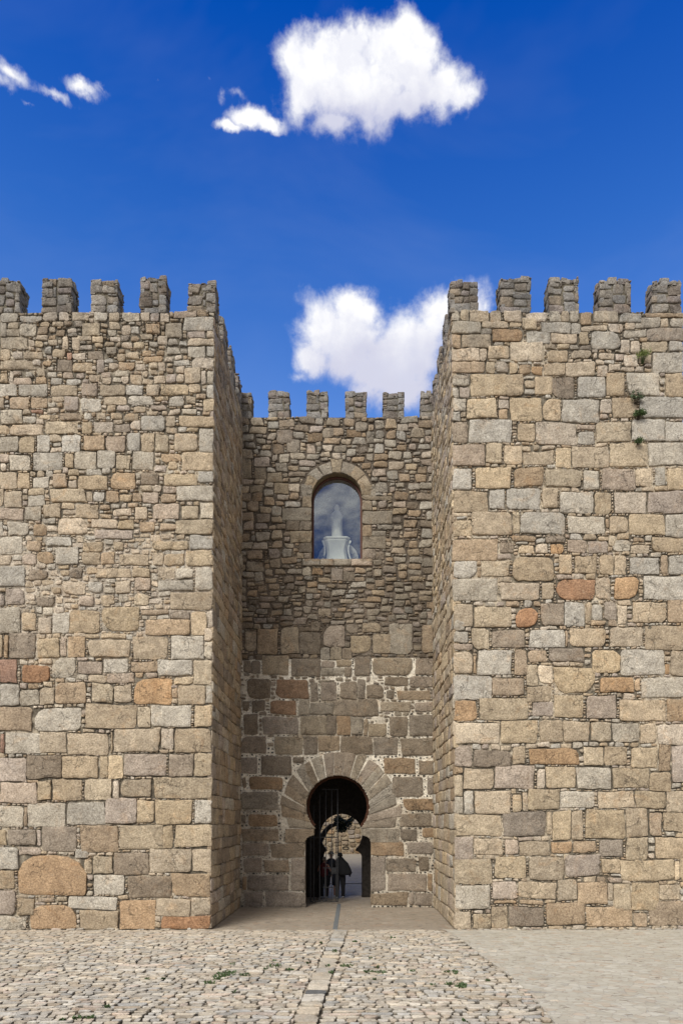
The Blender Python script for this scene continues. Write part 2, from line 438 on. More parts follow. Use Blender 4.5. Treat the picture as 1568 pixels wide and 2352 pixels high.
def parse(txt, ox, oy, zoom, Y):
    """stones noted off the photograph -> boxes on the wall plane at distance Y"""
    out = []
    def X(x): return ((ox + x / zoom) * .57415 - 809) / 1568 * Y
    def Z(y): return CAMZ - ((oy + y / zoom) * .57415 - 1888) / 1568 * Y
    for line in txt.strip().splitlines():
        hd, body = line.split('|'); y0, y1 = map(float, hd.split(','))
        for st in body.split():
            f = st.split(',')
            a, b = float(f[0]), float(f[1]); c = f[2] if len(f) > 2 and f[2] else 't'
            c0, c1 = (float(f[3]), float(f[4])) if len(f) > 4 else (y0, y1)
            cut = float(f[5]) if len(f) > 5 else .03
            out.append((X(a), Z(c1), X(b), Z(c0), c, cut))
    return out

# ------------------------------------------------------------------ stones read off the photograph
LEFT_A = """315,370|0,110,g 125,260,g,330,370 270,360,p 370,430,p 450,555,t 590,670,g 680,750,k 765,870,g 880,935,p 940,995,t 1000,1060,p 1088,1230,t,305,348 1235,1295,o,305,345 1308,1350,g,290,338
375,470|0,40,a 50,115,a,375,415 125,230,t,385,465 250,310,y,370,405 325,400,t,375,405 420,480,p,415,445 515,625,t,385,460 760,820,p,390,455 910,1000,o,385,445 1035,1140,a,380,470 1150,1350,g,345,428 1170,1285,t,432,475 1295,1350,p,430,475
470,545|0,170,a 175,215,p,485,525 220,270,y,490,530 300,360,t,485,520 390,430,p 450,500,p 760,830,p,500,540 835,905,y,500,540 485,570,t,460,490 575,645,t,465,500 685,755,p,470,495 1175,1350,t,478,525 990,1050,p,460,510
545,615|0,65,t 75,145,p,560,610 150,270,t,560,605 330,410,k,540,590 420,450,r,560,605 455,535,p,565,605 550,650,d,555,605 735,790,t,575,625 890,945,o,550,585 897,1025,o,590,625 1178,1290,g,530,600 1295,1350,g,530,597
610,690|0,205,t,618,675 360,455,d,605,685 460,580,t,625,680 610,655,k 680,740,p,635,675 745,845,o,630,680 850,910,p,640,680 990,1040,p,625,680 1085,1190,t,615,650 1205,1350,p,602,670
690,770|0,50,t,695,760 60,85,p 85,200,k,730,775 225,295,o,720,765 560,630,p,705,750 640,700,p,725,762 760,810,p,715,760 815,890,t,705,765 965,1035,p,705,755 1040,1105,k,700,750 1160,1260,t,665,755 1262,1290,p,685,765 1298,1350,g,685,760
770,845|0,105,g,768,840 120,300,g,770,840 320,490,y,775,840 515,610,t,760,840 632,785,t,770,835 790,900,g,770,830 920,1000,k,765,830 1010,1185,y,760,830 1298,1350,t,768,848
845,935|0,30,t,850,920 62,180,o,848,920 195,300,o,850,910 405,495,k,848,935 505,635,g,855,940 650,795,t,838,895 800,960,t,835,895 975,1055,y,835,868 1060,1150,t,840,905 1275,1350,t,853,930
905,990|0,140,g,925,1015 145,230,t,965,1010 195,275,r,925,945 300,375,p,915,945 735,820,k,900,935 840,915,t,905,945 250,365,t,955,980 375,515,o,950,995 530,575,t,945,985 610,665,y,945,985 695,770,t,945,985 780,870,t,950,1000 885,1035,g,965,1060,.09 1045,1100,t,965,1030 1125,1350,t,965,1035
1000,1085|0,60,t,1020,1080 70,275,p,1020,1085 285,485,y,1000,1075 515,580,t,1005,1075 590,715,p,1000,1065 725,820,d,1015,1065 1170,1245,y,1040,1065
1085,1190|0,115,g,1095,1190 120,220,t,1090,1195,.08 235,315,g 390,510,g 530,660,o,1085,1180 665,790,t,1088,1190,.08 800,880,g,1075,1185 888,970,t,1075,1190 975,1060,t,1080,1190 1100,1240,t,1075,1185 1250,1350,g,1045,1190
1195,1305|0,60,t,1205,1260 65,195,t,1210,1310 210,395,g 410,465,t,1205,1290 470,605,g,1190,1295 608,725,g,1180,1290 732,820,y,1210,1300 830,970,g,1190,1305 1010,1140,o,1200,1250 1142,1350,t,1192,1305
1310,1420|0,110,t,1320,1420 115,190,k,1325,1415 210,310,t,1345,1415 335,420,o,1330,1415 430,500,y,1300,1340 490,680,t,1340,1425 700,855,o,1320,1420,.09 890,1000,d,1320,1395 1030,1240,t,1330,1400 1245,1350,g,1312,1387
1420,1510|30,140,t,1430,1535 180,285,y,1415,1460 180,285,g,1460,1530 320,540,t,1425,1510 545,585,t,1440,1500 590,660,t,1440,1500 668,750,o,1430,1500 900,1000,t,1440,1510 1010,1105,o,1450,1505 1115,1350,g,1402,1500"""
LEFT_B = """45,125|0,150,t,50,130 160,265,g,40,125 275,385,k,28,110 480,625,t,30,115 715,830,p,55,100 850,930,p,50,125,.07 960,1130,t,25,120 1140,1250,y,40,120 1258,1345,g,18,118
120,230|0,25,g,140,225 55,185,g,140,225 215,300,o,150,225 370,550,p,118,215,.08 580,740,p,120,175 750,845,t,125,180 880,975,o,140,200 600,840,t,187,245 1105,1342,t,125,215
230,330|0,145,g,235,345 172,265,o,262,325 290,455,g,232,290 525,650,t,265,328 720,780,t,265,320 960,1185,y,258,310 1195,1342,g,225,310
330,410|145,230,t,345,410 240,340,o,330,400,.08 355,500,g,300,408 525,635,t 640,725,o 755,940,t,350,415 960,1030,t 1035,1160,t,340,410 1172,1342,y,319,420
415,545|0,162,g 185,305,d,445,505,.09 440,525,d,425,492,.08 610,825,t,435,490 835,950,k,430,485 1000,1105,t,420,490 1110,1215,g,430,495 1232,1342,t,430,572
500,585|395,540,p,510,590,.08 560,650,g,515,575,.07 730,825,t,510,585 850,955,k,490,568 1000,1215,g,505,568
560,690|45,160,t,558,660 0,35,k,590,670 240,350,d,615,670 500,600,k,600,665 640,725,t,595,650 750,810,g,590,640 850,940,t,585,660 1075,1342,t,580,690
665,840|0,135,g,680,838 145,232,t,715,820 275,345,g,680,725 355,410,p,675,715 245,330,p,738,838 340,440,g,712,840 445,635,k,695,838 650,880,t,670,830,.1 895,1065,o,690,720 1070,1200,d,695,748 915,1195,o,752,852,.08 1205,1305,t,700,850,.08 1313,1342,p,697,800 1290,1342,p,806,886
845,990|0,25,t 35,62,o 70,230,d,838,990 240,383,t,870,990 388,425,t,865,985 432,545,o,862,985 545,635,t,848,872 640,800,t,845,875 565,830,k,882,985 845,1062,y,862,1000 1082,1285,g,858,1000 1290,1342,g,892,1000
995,1150|0,118,r,998,1145 130,183,t,1000,1030 187,220,p,998,1020 142,320,R,1032,1145,.06 335,485,g,993,1115,.08 495,655,t,1010,1090 660,815,t,995,1080 830,995,o,1015,1080 1000,1215,t,1005,1105 1225,1342,y,1008,1160 565,680,t,1095,1145 685,855,t,1085,1145 1100,1220,y,1113,1158
1150,1290|10,130,g,1155,1290 135,180,t,1148,1182 185,250,o,1150,1185 280,340,y,1140,1172 135,255,t,1190,1290 258,348,y,1178,1290 352,550,o,1145,1285,.07 585,720,t,1150,1275 725,835,t,1160,1272 850,1085,O,1120,1285,.1 1090,1125,o,1180,1240 1128,1298,t,1165,1280 1303,1342,g,1168,1280
1290,1445|0,215,o,1300,1450,.12 225,520,t,1310,1450,.1 550,865,t,1285,1435 872,955,y,1298,1432 962,1208,t,1290,1430 1228,1342,y,1288,1427
1455,1590|0,10,t 15,42,r,1470,1590 45,262,g,1457,1592 265,432,t 437,695,t,1465,1600 705,717,t 720,1015,t,1440,1580 1022,1100,p,1440,1568 1108,1342,t,1437,1585"""
LEFT_C = """30,200|0,178,t,52,198 182,395,d,38,183 403,625,t,42,183 635,688,y,38,178 693,785,Y,30,182 790,1055,t,25,162 1068,1228,d,28,165 1232,1342,y,22,168
205,335|0,15,t 20,243,t 248,332,y,195,320 338,530,k,188,318 545,715,y,188,318 722,762,p,195,312 770,962,t,180,302,.06 972,1342,t,170,308
320,485|0,163,t,350,485 165,188,o,355,480 190,423,g,332,483 430,672,t,328,472 678,870,k,310,465 875,982,y,322,458 990,1222,t,318,470 1235,1342,t,318,465
480,630|0,55,y,500,600 62,243,d,500,600 248,272,t,500,605 275,495,d,483,638 520,758,o,477,640 775,1032,t,472,628 1036,1100,y,474,620 1112,1342,y,474,612
610,775|0,130,g,612,750,.06 135,272,k,610,660 485,570,t,620,675 545,592,t,685,775 597,722,y,668,780 728,950,d,645,785 952,1215,t,625,768 1220,1342,t,622,763
770,910|0,110,t,755,870 128,560,O,660,912,.3 600,800,g,785,905 822,1088,d,790,930 1095,1342,o,772,918
925,1130|0,115,t,880,1035 125,235,t,935,1040 255,360,d,930,958 370,440,t,925,955 450,755,g,920,1005 765,990,O,942,1125 1000,1212,y,935,1042 1215,1342,y,925,1035
1045,1130|0,180,g 198,495,O,980,1130,.28 520,765,t,1010,1128 1030,1342,R,1042,1122"""
RIGHT_A = """300,370|115,168,g 176,228,t 230,358,t 362,430,k 445,560,p 585,715,p,312,372 735,805,g 810,858,t 862,920,g 925,1000,o,310,390 1005,1165,a,310,378 1175,1310,g,322,380 1330,1560,o,318,345
375,448|115,305,g 310,475,t,368,412 480,560,t,372,402 562,650,t,345,420 680,865,g 870,925,t,378,450 930,1090,t,396,430 1100,1190,p,387,438 1205,1270,p,372,418 1275,1425,a,348,412 1428,1480,t,352,412 1485,1560,a,352,412
455,540|115,175,o 180,365,t 372,568,O,420,500 590,740,g,430,510 742,910,p,448,510 918,975,y,435,515 990,1175,g,437,545,.07 1190,1340,t,425,470 1345,1560,d,417,497
542,622|115,290,p 294,340,p,550,622 345,480,t,530,608 485,695,P,503,620 700,770,t,515,545 780,860,t,515,545 715,850,t,553,622,.05 870,990,t,555,605,.05 1005,1030,p,570,610 1035,1140,p,572,612 1180,1235,p,482,568 1240,1295,p,487,570 1200,1285,p,582,655,.07 1310,1475,y,502,565 1480,1560,g,502,563
628,692|115,148,g 152,328,o 335,390,t 398,470,p 478,530,t 540,612,o,645,700 618,690,O,648,703 700,832,t,630,708 838,1015,t,630,718,.06 1030,1095,p,650,718 1105,1180,p,640,680 1290,1365,t,585,635 1372,1560,g,570,695
700,835|115,228,g,705,770 235,458,y 460,568,t 640,750,t,715,832,.06 745,885,d,722,850,.07 905,1080,t,722,848 1085,1200,t,692,840 1215,1420,g,692,835,.07 1455,1560,t,700,842 115,162,g,778,842 168,228,k,777,840
848,988|115,208,g,848,928 210,400,Y,852,980 412,474,p,860,920 480,685,t,845,998 690,800,y,862,998,.07 810,1042,g,862,998 1050,1120,p,860,940 1125,1275,t,852,970 1295,1560,g,845,975 115,170,g,932,992 412,470,o,925,985
995,1130|115,215,d,1000,1130 218,495,g,992,1130 525,640,t,1015,1125 645,900,p,1005,1145 905,1015,k,1012,1045 908,1010,g,1057,1140 1020,1235,y,1000,1128 1242,1450,g,985,1122 1456,1560,g,996,1128
1145,1280|115,322,t 330,430,y,1142,1260 442,555,t,1150,1265 560,755,t,1185,1272 765,865,Y,1165,1290 870,1100,t,1157,1290 1112,1345,y,1137,1280 1350,1560,g,1132,1280
1290,1420|115,240,t,1294,1420 260,485,t,1287,1415 505,688,o,1287,1410 700,930,t,1300,1407 940,1040,g,1305,1430 1055,1262,t,1292,1430 1267,1370,y,1292,1405 1390,1455,g,1290,1400 1465,1560,y,1300,1432
1430,1560|115,340,t,1432,1568 347,448,t,1422,1550 456,670,g,1422,1550 682,782,t,1418,1545 790,1005,g,1442,1570 1012,1115,y,1447,1575 1130,1335,p,1442,1575 1340,1560,t,1440,1570"""
RIGHT_B = """85,225|115,210,P,82,105 212,240,y,84,106 115,238,y,127,228 243,490,t,78,222 496,538,Y,72,215 547,825,g,80,215,.06 842,1075,g,100,205 1078,1097,o,115,170 1100,1215,k,102,205 1225,1448,t,90,220 1452,1560,t,88,230
245,330|115,400,o,245,375 412,465,p,240,256 412,498,d,268,330 485,640,o,227,263 700,825,d,227,272 528,628,P,287,336 637,715,p,280,336 732,815,O,280,338 838,958,k,252,330,.06 967,1090,k,257,334 1095,1140,y,222,290 1120,1230,g,252,326,.07 1232,1350,y,287,338 1250,1320,o,238,266 1367,1575,k,236,330
380,480|115,268,g,382,490,.06 272,296,o,418,485 299,470,y 495,750,y,357,510,.16 785,865,t,342,460 884,1016,t,352,460 1036,1126,y,348,468 1132,1205,y,350,470 1226,1412,g,362,470 1422,1465,o,345,465,.06 1472,1575,g,348,470
495,630|115,400,g,492,636 412,660,p,520,628 676,750,t,518,625 765,1008,R,500,632,.12 1015,1105,p,488,625 1132,1280,O,490,625,.12 1312,1575,g,480,628
650,800|130,245,y,655,795,.08 115,190,g,745,822 255,480,y,670,800 515,648,R,672,805,.1 667,815,d,652,795,.05 820,945,g,645,795 948,985,y,642,780 988,1055,t,657,755 1066,1145,d,642,755 1152,1208,P,664,778 1240,1452,t,642,768 1463,1575,o,632,772
810,925|115,215,g,828,893 236,345,y,802,935,.06 365,568,d,817,930 600,818,g,820,925 823,838,o,822,920 850,1072,y,810,920,.06 1098,1308,y,800,926,.06 1326,1575,t,787,938
945,1100|115,240,t,902,940 115,238,y,950,1098 242,262,o,975,1095 268,480,t,947,1100 500,582,o,942,1105 586,705,o,942,1020 718,935,d,930,1016,.05 985,1165,Y,940,1082,.08 1170,1440,t,945,1102 1445,1475,O,1030,1100 1480,1575,t,942,1108
1110,1250|115,356,g,1108,1255 365,564,o,1120,1223,.08 576,648,y,1036,1165 652,740,P,1042,1155,.06 750,1002,Y,1050,1208,.14 1035,1250,O,1112,1210,.06 1300,1575,g,1117,1246 578,732,y,1170,1263 1255,1290,o,1120,1200
1260,1385|125,262,O,1264,1388 275,586,y,1238,1380 611,742,k,1264,1360 748,930,y,1220,1370 950,1140,k,1230,1373 1162,1446,t,1258,1388 1455,1575,o,1252,1390
1395,1525|120,405,P,1400,1530 411,642,y,1384,1525 655,802,k,1386,1520 808,970,t,1390,1520 977,1105,t,1396,1515 1112,1280,t,1402,1520 1286,1385,y,1406,1532 1394,1575,p,1412,1545"""
RIGHT_C = """0,105|120,232,t,-25,105 245,478,d,5,105,.05 485,568,y,-20,92 592,900,O,-5,92,.07 935,1055,y,-18,100 1060,1200,t,-20,95 1228,1395,y,-15,112 1402,1478,o,-25,130 1484,1575,t,-25,205
112,250|178,370,t 376,622,k,100,248 640,688,p,122,240 692,880,y,108,240 888,1106,g,110,248 1112,1340,y,117,240 1345,1478,t,135,258 120,172,y,154,290
262,390|120,175,g,295,402 180,242,g,260,402 252,472,k,262,400 485,540,y,280,390,.05 546,580,t,268,385 583,776,y,247,380 782,990,g,262,370 1016,1248,t,260,368 1258,1440,t,264,372 1450,1575,k,257,390
405,550|120,412,y,410,542 425,695,d,390,540,.05 700,732,P,392,530 736,850,Y,390,566 855,925,y,387,562 940,1190,t,380,556 1196,1335,t,372,548 1341,1420,o,392,548 1430,1575,t,392,512
560,655|120,235,k,552,690 245,422,t,560,660 436,520,t,562,655 526,718,y,572,665 723,858,O,574,648,.05 862,1005,o,570,645 1028,1178,d,562,672 1196,1330,y,556,690 1375,1575,y,552,686
680,810|120,355,y,688,838 372,566,Y,670,808 586,800,k,674,820 806,1028,k,657,798,.05 1040,1160,t,687,780 1165,1490,t,692,820 1496,1528,P,700,820 1531,1575,y,690,820
830,940|120,342,t,850,1000 356,508,t 520,755,t,830,932,.04 765,886,t,810,945 892,1075,o,837,970 1080,1112,P,842,950 1115,1225,y,842,1010 1230,1395,t,832,1008 1400,1532,k,850,946 360,506,o,950,970 520,680,o,942,970
990,1110|115,220,y,1012,1140 232,345,y,1030,1125 348,450,t,988,1125 456,680,D,985,1110 692,932,o,960,1098,.05 946,1235,o,987,1110 1240,1325,o,1022,1110 1338,1575,o,957,1100"""
CURT_A = """75,260|205,275,t,120,245,.07 283,405,o,105,262 428,540,t,98,262,.08 550,678,D,128,262 692,832,k,82,215,.1 840,910,d,75,130,.05 868,990,y,145,255,.1 940,1055,t,68,125,.05 1005,1125,t,140,258,.06 1110,1250,g,75,258,.1 1315,1385,o,80,255 680,735,g,222,300 738,808,y,222,300 812,872,d,220,295 620,672,d,62,120 0,1,t
270,395|195,240,d,300,380 245,300,d,302,385 315,478,y,272,392 490,678,d,292,400 682,765,k,308,345 775,872,t,300,340 685,820,g,348,395 825,870,d,345,405 890,985,D,278,400,.08 1000,1255,t,282,398,.1 1268,1388,k,290,395
415,540|215,360,D,415,540,.1 400,600,R,420,540,.06 615,660,d,440,558 678,775,k,440,555 798,905,d,438,545,.08 908,955,d,420,540 965,1070,D,455,540,.08 1078,1225,D,408,460 1238,1380,k,407,470 1155,1360,o,489,550 1090,1135,D,490,540
555,640|190,228,d,555,620 245,328,d,555,625 362,525,R,555,640 540,606,a,545,640 610,760,a,567,640 767,905,d,550,648 908,1040,d,545,650 1052,1240,t,562,620 1268,1388,k,562,620
650,770|195,285,d,640,770 312,540,k,657,770,.06 550,710,y,650,768 716,775,D,650,768 779,865,O,650,770 871,940,a,657,770 945,970,o,667,775 977,1090,y,695,778 1110,1222,d,650,775 1235,1390,d,642,775
785,890|180,340,k,780,885,.06 388,560,y,784,892 572,656,d,778,890 661,795,o,776,868 805,1000,D,780,890 1006,1160,d,787,895 1182,1388,d,787,898"""
CURT_L = """268,490|55,265,k 312,725,D,255,505 737,900,D,258,340
530,705|70,115,o,540,680 148,605,O,535,705,.06
735,975|55,540,a
1035,1200|55,110,d,1040,1160 148,530,O
1230,1395|60,555,o
1425,1600|70,415,k,1425,1592 450,890,o,1437,1620
1625,1815|95,325,k 358,690,o,1645,1815 720,897,k,1640,2060,.01
1860,2060|70,122,O,1870,2060 150,690,k,1855,2060
2090,2275|90,340,k 375,897,k,2088,2275,.01"""
CURT_R = """240,440|230,590,O 630,805,o,270,440
475,700|320,685,d,475,700,.05 730,805,k,482,672
715,860|450,805,O,720,860,.05
900,1045|415,765,d
1075,1205|410,605,D,1077,1205,.05 670,805,O,1068,1175,.05
1232,1390|78,460,O,1232,1390 495,790,k,1230,1370
1410,1590|78,235,k,1410,1805,.01 250,590,d,1425,1585 630,745,D,1402,1565,.04
1610,1815|255,720,k 735,790,O,1600,1800
1835,1975|80,495,o,1835,1975,.01 515,575,k 585,785,k"""
CURT_W = """690,755|555,620,g 935,1005,y 175,240,o,740,790 235,315,y,695,740 385,475,Y,680,745
758,830|565,622,t 942,998,t,788,850 942,1125,t,760,784
835,915|438,622,g 940,1125,a,854,938
918,975|465,545,d 548,622,d 940,995,o,942,1015
980,1050|490,622,Y 940,1085,a,1018,1092
1055,1115|545,622,d 942,1018,k,1096,1155 575,622,k,1118,1157
530,650|178,245,y 340,435,y,615,675 265,335,t,580,655 405,505,k,345,430,.08 468,545,p,405,490,.08 600,690,O,365,420 690,760,p,335,395,.06 895,970,p,295,355 840,930,O,345,390 965,1010,a,355,435
1210,1260|625,690,O,1215,1255 745,815,k,1215,1290 820,890,d,1235,1295 690,780,k,1170,1165"""

# ------------------------------------------------------------------ towers and curtain wall
YF, YB = 17.70, 22.29
ZT, ZM = 16.02, 16.92
XLI, XRI = -3.62, 2.62          # inner edges of the two towers
XLO, XRO = -9.40, 8.56
BACK = 27.0
def lean_left(p): return (p[0] + (.075 - .0055 * p[2]) * -1 , p[1], p[2])
def lean_right(p): return (p[0] + (.075 - .0055 * p[2]) * 1, p[1], p[2])

def mort_tower(u, v):
    a = vn((u * .7, v * .7, 31.)); b = vn((u * 5, v * 5, 3.))
    c = (.36, .32, .255)
    t = min(1, max(0, .5 + 1.3 * a + .7 * b))
    k = .34 + .75 * t * t + (.50 if a + .5 * b > .22 else 0)
    return (c[0] * k, c[1] * k, c[2] * k)
def mort_left(u, v):
    c = mort_tower(u, v)
    w = math.exp(-((v - 8.9) / 1.5) ** 2) * max(0, .75 + 1.5 * vn((u * 1.4, v * 1.6, 77.)) + .6 * vn((u * 6, v * 6, 4.)))
    w = min(.8, w)
    if v > 15.0:
        return tuple(x * .8 for x in c)
    return tuple(x * (1 - w) + y * w for x, y in zip(c, (.62, .56, .48)))

def merlon(name, parent, base, mb_or_none, x0, x1, y0, y1, z0, z1, warp, palette=None):
    mb = MB(); e = .035
    palette = lambda u, v: tuple(x * q for x, q in zip(pick('aagggktd'), (.66, .68, .74)))
    mb.box(x0 + e, x1 - e, y0 + e, y1 - e, z0 - .05, z1 - .04, (.2, .18, .14), 1)
    for (fr, a, b) in ((Frame((0, y0 + e, 0), (1, 0, 0), (0, 0, 1)), x0, x1),
                       (Frame((0, y1 - e, 0), (-1, 0, 0), (0, 0, 1)), -x1, -x0),
                       (Frame((x1 - e, 0, 0), (0, 1, 0), (0, 0, 1)), y0, y1),
                       (Frame((x0 + e, 0, 0), (0, -1, 0), (0, 0, 1)), -y1, -y0)):
        w = Wall(mb, fr, a, z0 - .02, b, z1 - .02)
        w.fill((.42, .25), palette, packed=True, cut=.12, h=(.016, .042), skew=.09, minw=5, minh=5)
        w.fill((.12, .07), palette, cut=.3, h=(.02, .05), minw=2, minh=2)
    # uneven capping stones
    fr = Frame((0, 0, z1 - .05), (1, 0, 0), (0, 1, 0))
    w = Wall(mb, fr, x0, y0, x1, y1)
    w.fill((.26, .24), palette, packed=True, cut=.25, h=(-.02, .12), skew=.1, minw=4, minh=4)
    return mb.build(name, [M_STONE, M_MORTAR], parent, base, warp)

def vary(r): return [(a + ru(-.05, .04), b + ru(-.04, .05)) for a, b in r]
def tower(name, label, sx, faces, x_in, x_out, merl, mort, warp, packsize, sidepal):
    base = ((x_in + x_out) / 2, (YF + BACK) / 2, 0)
    t = thing(name, label, 'castle tower', base)
    mb = MB(); e = .09
    xa, xb = min(x_in, x_out), max(x_in, x_out)
    mb.box(xa + e, xb - e, YF + e, BACK, 0, ZT - .05, (.24, .21, .16), 1)
    fr = Frame((0, YF, 0), (1, 0, 0), (0, 0, 1))
    w = Wall(mb, fr, xa, 0, xb, ZT)
    for st in faces:
        u0, v0, u1, v1, c, cut = st
        u0 = max(u0, xa); u1 = min(u1, xb); v0 = max(.0, v0)
        if u1 - u0 < .04: continue
        # corner stones reach round the corner
        if sx < 0 and u1 > xb - .09: u1 = xb + .028
        if sx > 0 and u0 < xa + .10: u0 = xa - .028
        if sx > 0 and u1 > xb - .09: u1 = xb + .028
        if c == 't': c = random.choice('ttttgyk')
        elif c in 'yk': c = random.choice(c + c + 't')
        g = .014
        w.stone(u0 + g * .5, v0 + g * .4, u1 - g * .5, v1 - g * .4, tint(PAL[c], .12), cut, markpad=.008)
    # the unseen outer strip and whatever was not noted
    cf = lambda u, v: tuple(x * .86 for x in pick('aattgpdo')) if v > 14.9 else pick('tttggpkpo')
    w.rubble(cf, lambda u, v: sx < 0 and u < -9.0, big=(.6, .4))
    w.rubble(cf, lambda u, v: not (sx < 0 and 7.2 < v < 10.4), big=(.34, .20), chips=.8)
    w.rubble(lambda u, v: pick('tpggp'), big=(.26, .15), h=(.002, .014), chips=.35)
    w.mortar(mort)
    # inner side wall
    if sx < 0: fr = Frame((x_in, 0, 0), (0, 1, 0), (0, 0, 1)); a, b = YF, YB + .1
    else: fr = Frame((x_in, 0, 0), (0, -1, 0), (0, 0, 1)); a, b = -YB - .1, -YF
    w = Wall(mb, fr, a, 0, b, ZT)
    z = 0.0
    while z < ZT - .08:
        hgt = ru(.30, .44) if z < 9 else ru(.2, .36)
        if z + hgt > ZT: hgt = ZT - z
        u = a
        while u < b - .05:
            L = ru(.35, 1.0) if z < 9 else ru(.22, .7)
            L = min(L, b - u)
            if rnd() < (.06 if z < 9 else .25):
                m = hgt * ru(.4, .6)
                w.stone(u + .008, z + .008, u + L - .008, z + m - .006, pick(sidepal), .04, h=ru(.02, .045))
                w.stone(u + .008, z + m + .006, u + L - .008, z + hgt - .008, pick(sidepal), .04, h=ru(.02, .045))
            else: w.stone(u + .01, z + .01, u + L - .01, z + hgt - .008, pick(sidepal), .045, h=ru(.02, .05), skew=.03)
            u += L
        z += hgt
    w.fill((.12, .08), 'tykopgd', minw=2, minh=2, cut=.35, h=(.006, .03), keep=.7)
    w.mortar(mort)
    # outer side, towards the edge of the picture
    if sx > 0: fr = Frame((x_out, 0, 0), (0, 1, 0), (0, 0, 1)); a, b = YF, BACK
    else: fr = Frame((x_out, 0, 0), (0, -1, 0), (0, 0, 1)); a, b = -BACK, -YF
    w = Wall(mb, fr, a, 0, b, ZT)
    w.fill((.8, .4), sidepal, packed=True, minw=6, minh=5, gap=2, cut=.12, h=(.015, .035), skew=.04)
    w.mortar(mort, step=.12)
    mb.build('stone_wall', [M_STONE, M_MORTAR], t, base, warp)
    # parapet: the front row and the rows running back along both sides
    for (x0, x1) in vary(merl): merlon('merlon', t, base, None, x0, x1, YF - .02, YF + .46, ZT, ZM + ru(-.12, .08), warp)
    pitch = 1.265
    for k in range(1, 4):
        y0 = YF + pitch * k
        xx = (x_in - .48, x_in + .02) if sx < 0 else (x_in - .02, x_in + .48)
        merlon('merlon', t, base, None, xx[0], xx[1], y0, y0 + .66, ZT, ZM + ru(-.05, .05), warp)
    return t

def dX(x, Y): return (x - 809) / 1568 * Y
def dZ(y, Y): return CAMZ - (y - 1888) / 1568 * Y
LM = [(-20, 46), (96, 159), (207.6, 271), (320, 382.6), (432, 494)]
RM = [(1038, 1100), (1151, 1217), (1265.6, 1332.6), (1380, 1448), (1499, 1563)]
random.seed(11)
left_st = parse(LEFT_A, 0, 1050, 1.568, YF) + parse(LEFT_B, 0, 2000, 1.568, YF) + parse(LEFT_C, 0, 3000, 1.568, YF)
tower('castle_tower', 'left castle tower of small rubble above and squared blocks below', -1, left_st, XLI, XLO,
      [(dX(a, YF), dX(b, YF)) for a, b in LM], mort_left, lean_left,
      lambda u, v: (.30, .19) if v > 10.4 else ((.22, .14) if v > 7.2 else (.3, .16)), 'tykdoodgt')
random.seed(12)
right_st = parse(RIGHT_A, 1731, 1050, 1.568, YF) + parse(RIGHT_B, 1731, 2000, 1.568, YF) + parse(RIGHT_C, 1731, 3000, 1.568, YF)
tower('castle_tower', 'right castle tower of large squared blocks with green plants growing on it', 1, right_st, XRI, XRO,
      [(dX(a, YF), dX(b, YF)) for a, b in RM], mort_tower, lean_right,
      lambda u, v: (.22, .12), 'tykoYgty')

# ---- curtain wall with the horseshoe gate and the round-headed window
random.seed(21)
GX, GR = dX(775.5, YB), 1.02          # gate centre and radius
GZ = dZ(1853, YB)                     # centre height of the round part
JL, JR = dX(700.5, YB), dX(851.5, YB)
NL, NR = dX(721, YB), dX(830, YB)
ZN1, ZN0, ZJ = dZ(1904, YB), dZ(1919, YB), dZ(1936, YB)
def gate_edges(z, s=1.):
    """left and right edge of the horseshoe opening at height z"""
    if z >= GZ + GR: return None
    if z > ZN1:
        d = abs(z - GZ); r = GR
        hw = math.sqrt(max(0, r * r - d * d)) * 1.02
        l, rr = GX - hw, GX + hw
        return min(l, NL) if z < GZ - .6 and False else l, rr
    if z > ZN0: return NL, NR
    if z > ZJ:
        t = (z - ZJ) / (ZN0 - ZJ); k = 1 - math.sqrt(max(0, 1 - t * t))
        return JL + (NL - JL) * k, JR + (NR - JR) * k
    return JL, JR
WX0, WX1 = dX(714.9, YB), dX(831.9, YB); WC = (WX0 + WX1) / 2; WRr = (WX1 - WX0) / 2
WZ0, WZS = dZ(1285, YB), dZ(1143, YB)
def win_edges(z):
    if z < WZ0 or z >= WZS + WRr: return None
    if z > WZS:
        hw = math.sqrt(max(0, WRr ** 2 - (z - WZS) ** 2)); return WC - hw, WC + hw
    return WX0, WX1

def slab(mb, y0, y1, xa, xb, z0, z1, edges, step, c, mi=1, inner=None):
    """a wall slab with an opening: front, back and the sides of the opening"""
    n = int((z1 - z0) / step + .5); prev = None; inner = c if inner is None else inner
    zs = [z0 + (z1 - z0) * i / n for i in range(n + 1)]
    fr = []
    for z in zs: fr.append((z, edges(z)))
    for (za, ea), (zb, eb) in zip(fr, fr[1:]):
        def quad(p, cc): 
            ids = [mb.add(q, cc) for q in p]; mb.face(ids, mi)
        if ea is None and eb is None:
            quad(((xa, y0, za), (xb, y0, za), (xb, y0, zb), (xa, y0, zb)), c)
            quad(((xb, y1, za), (xa, y1, za), (xa, y1, zb), (xb, y1, zb)), c); continue
        if ea is None: m = sum(eb) / 2; ea = (m, m) if False else eb
        if eb is None: m = sum(ea) / 2; eb = (m, m)
        for (y, fl) in ((y0, 0), (y1, 1)):
            a = ((xa, y, za), (ea[0], y, za), (eb[0], y, zb), (xa, y, zb)); b = ((ea[1], y, za), (xb, y, za), (xb, y, zb), (eb[1], y, zb))
            if fl: a, b = a[::-1], b[::-1]
            quad(a, c); quad(b, c)
        quad(((ea[0], y0, za), (ea[0], y1, za), (eb[0], y1, zb), (eb[0], y0, zb)), inner)
        quad(((ea[1], y1, za), (ea[1], y0, za), (eb[1], y0, zb), (eb[1], y1, zb)), inner)

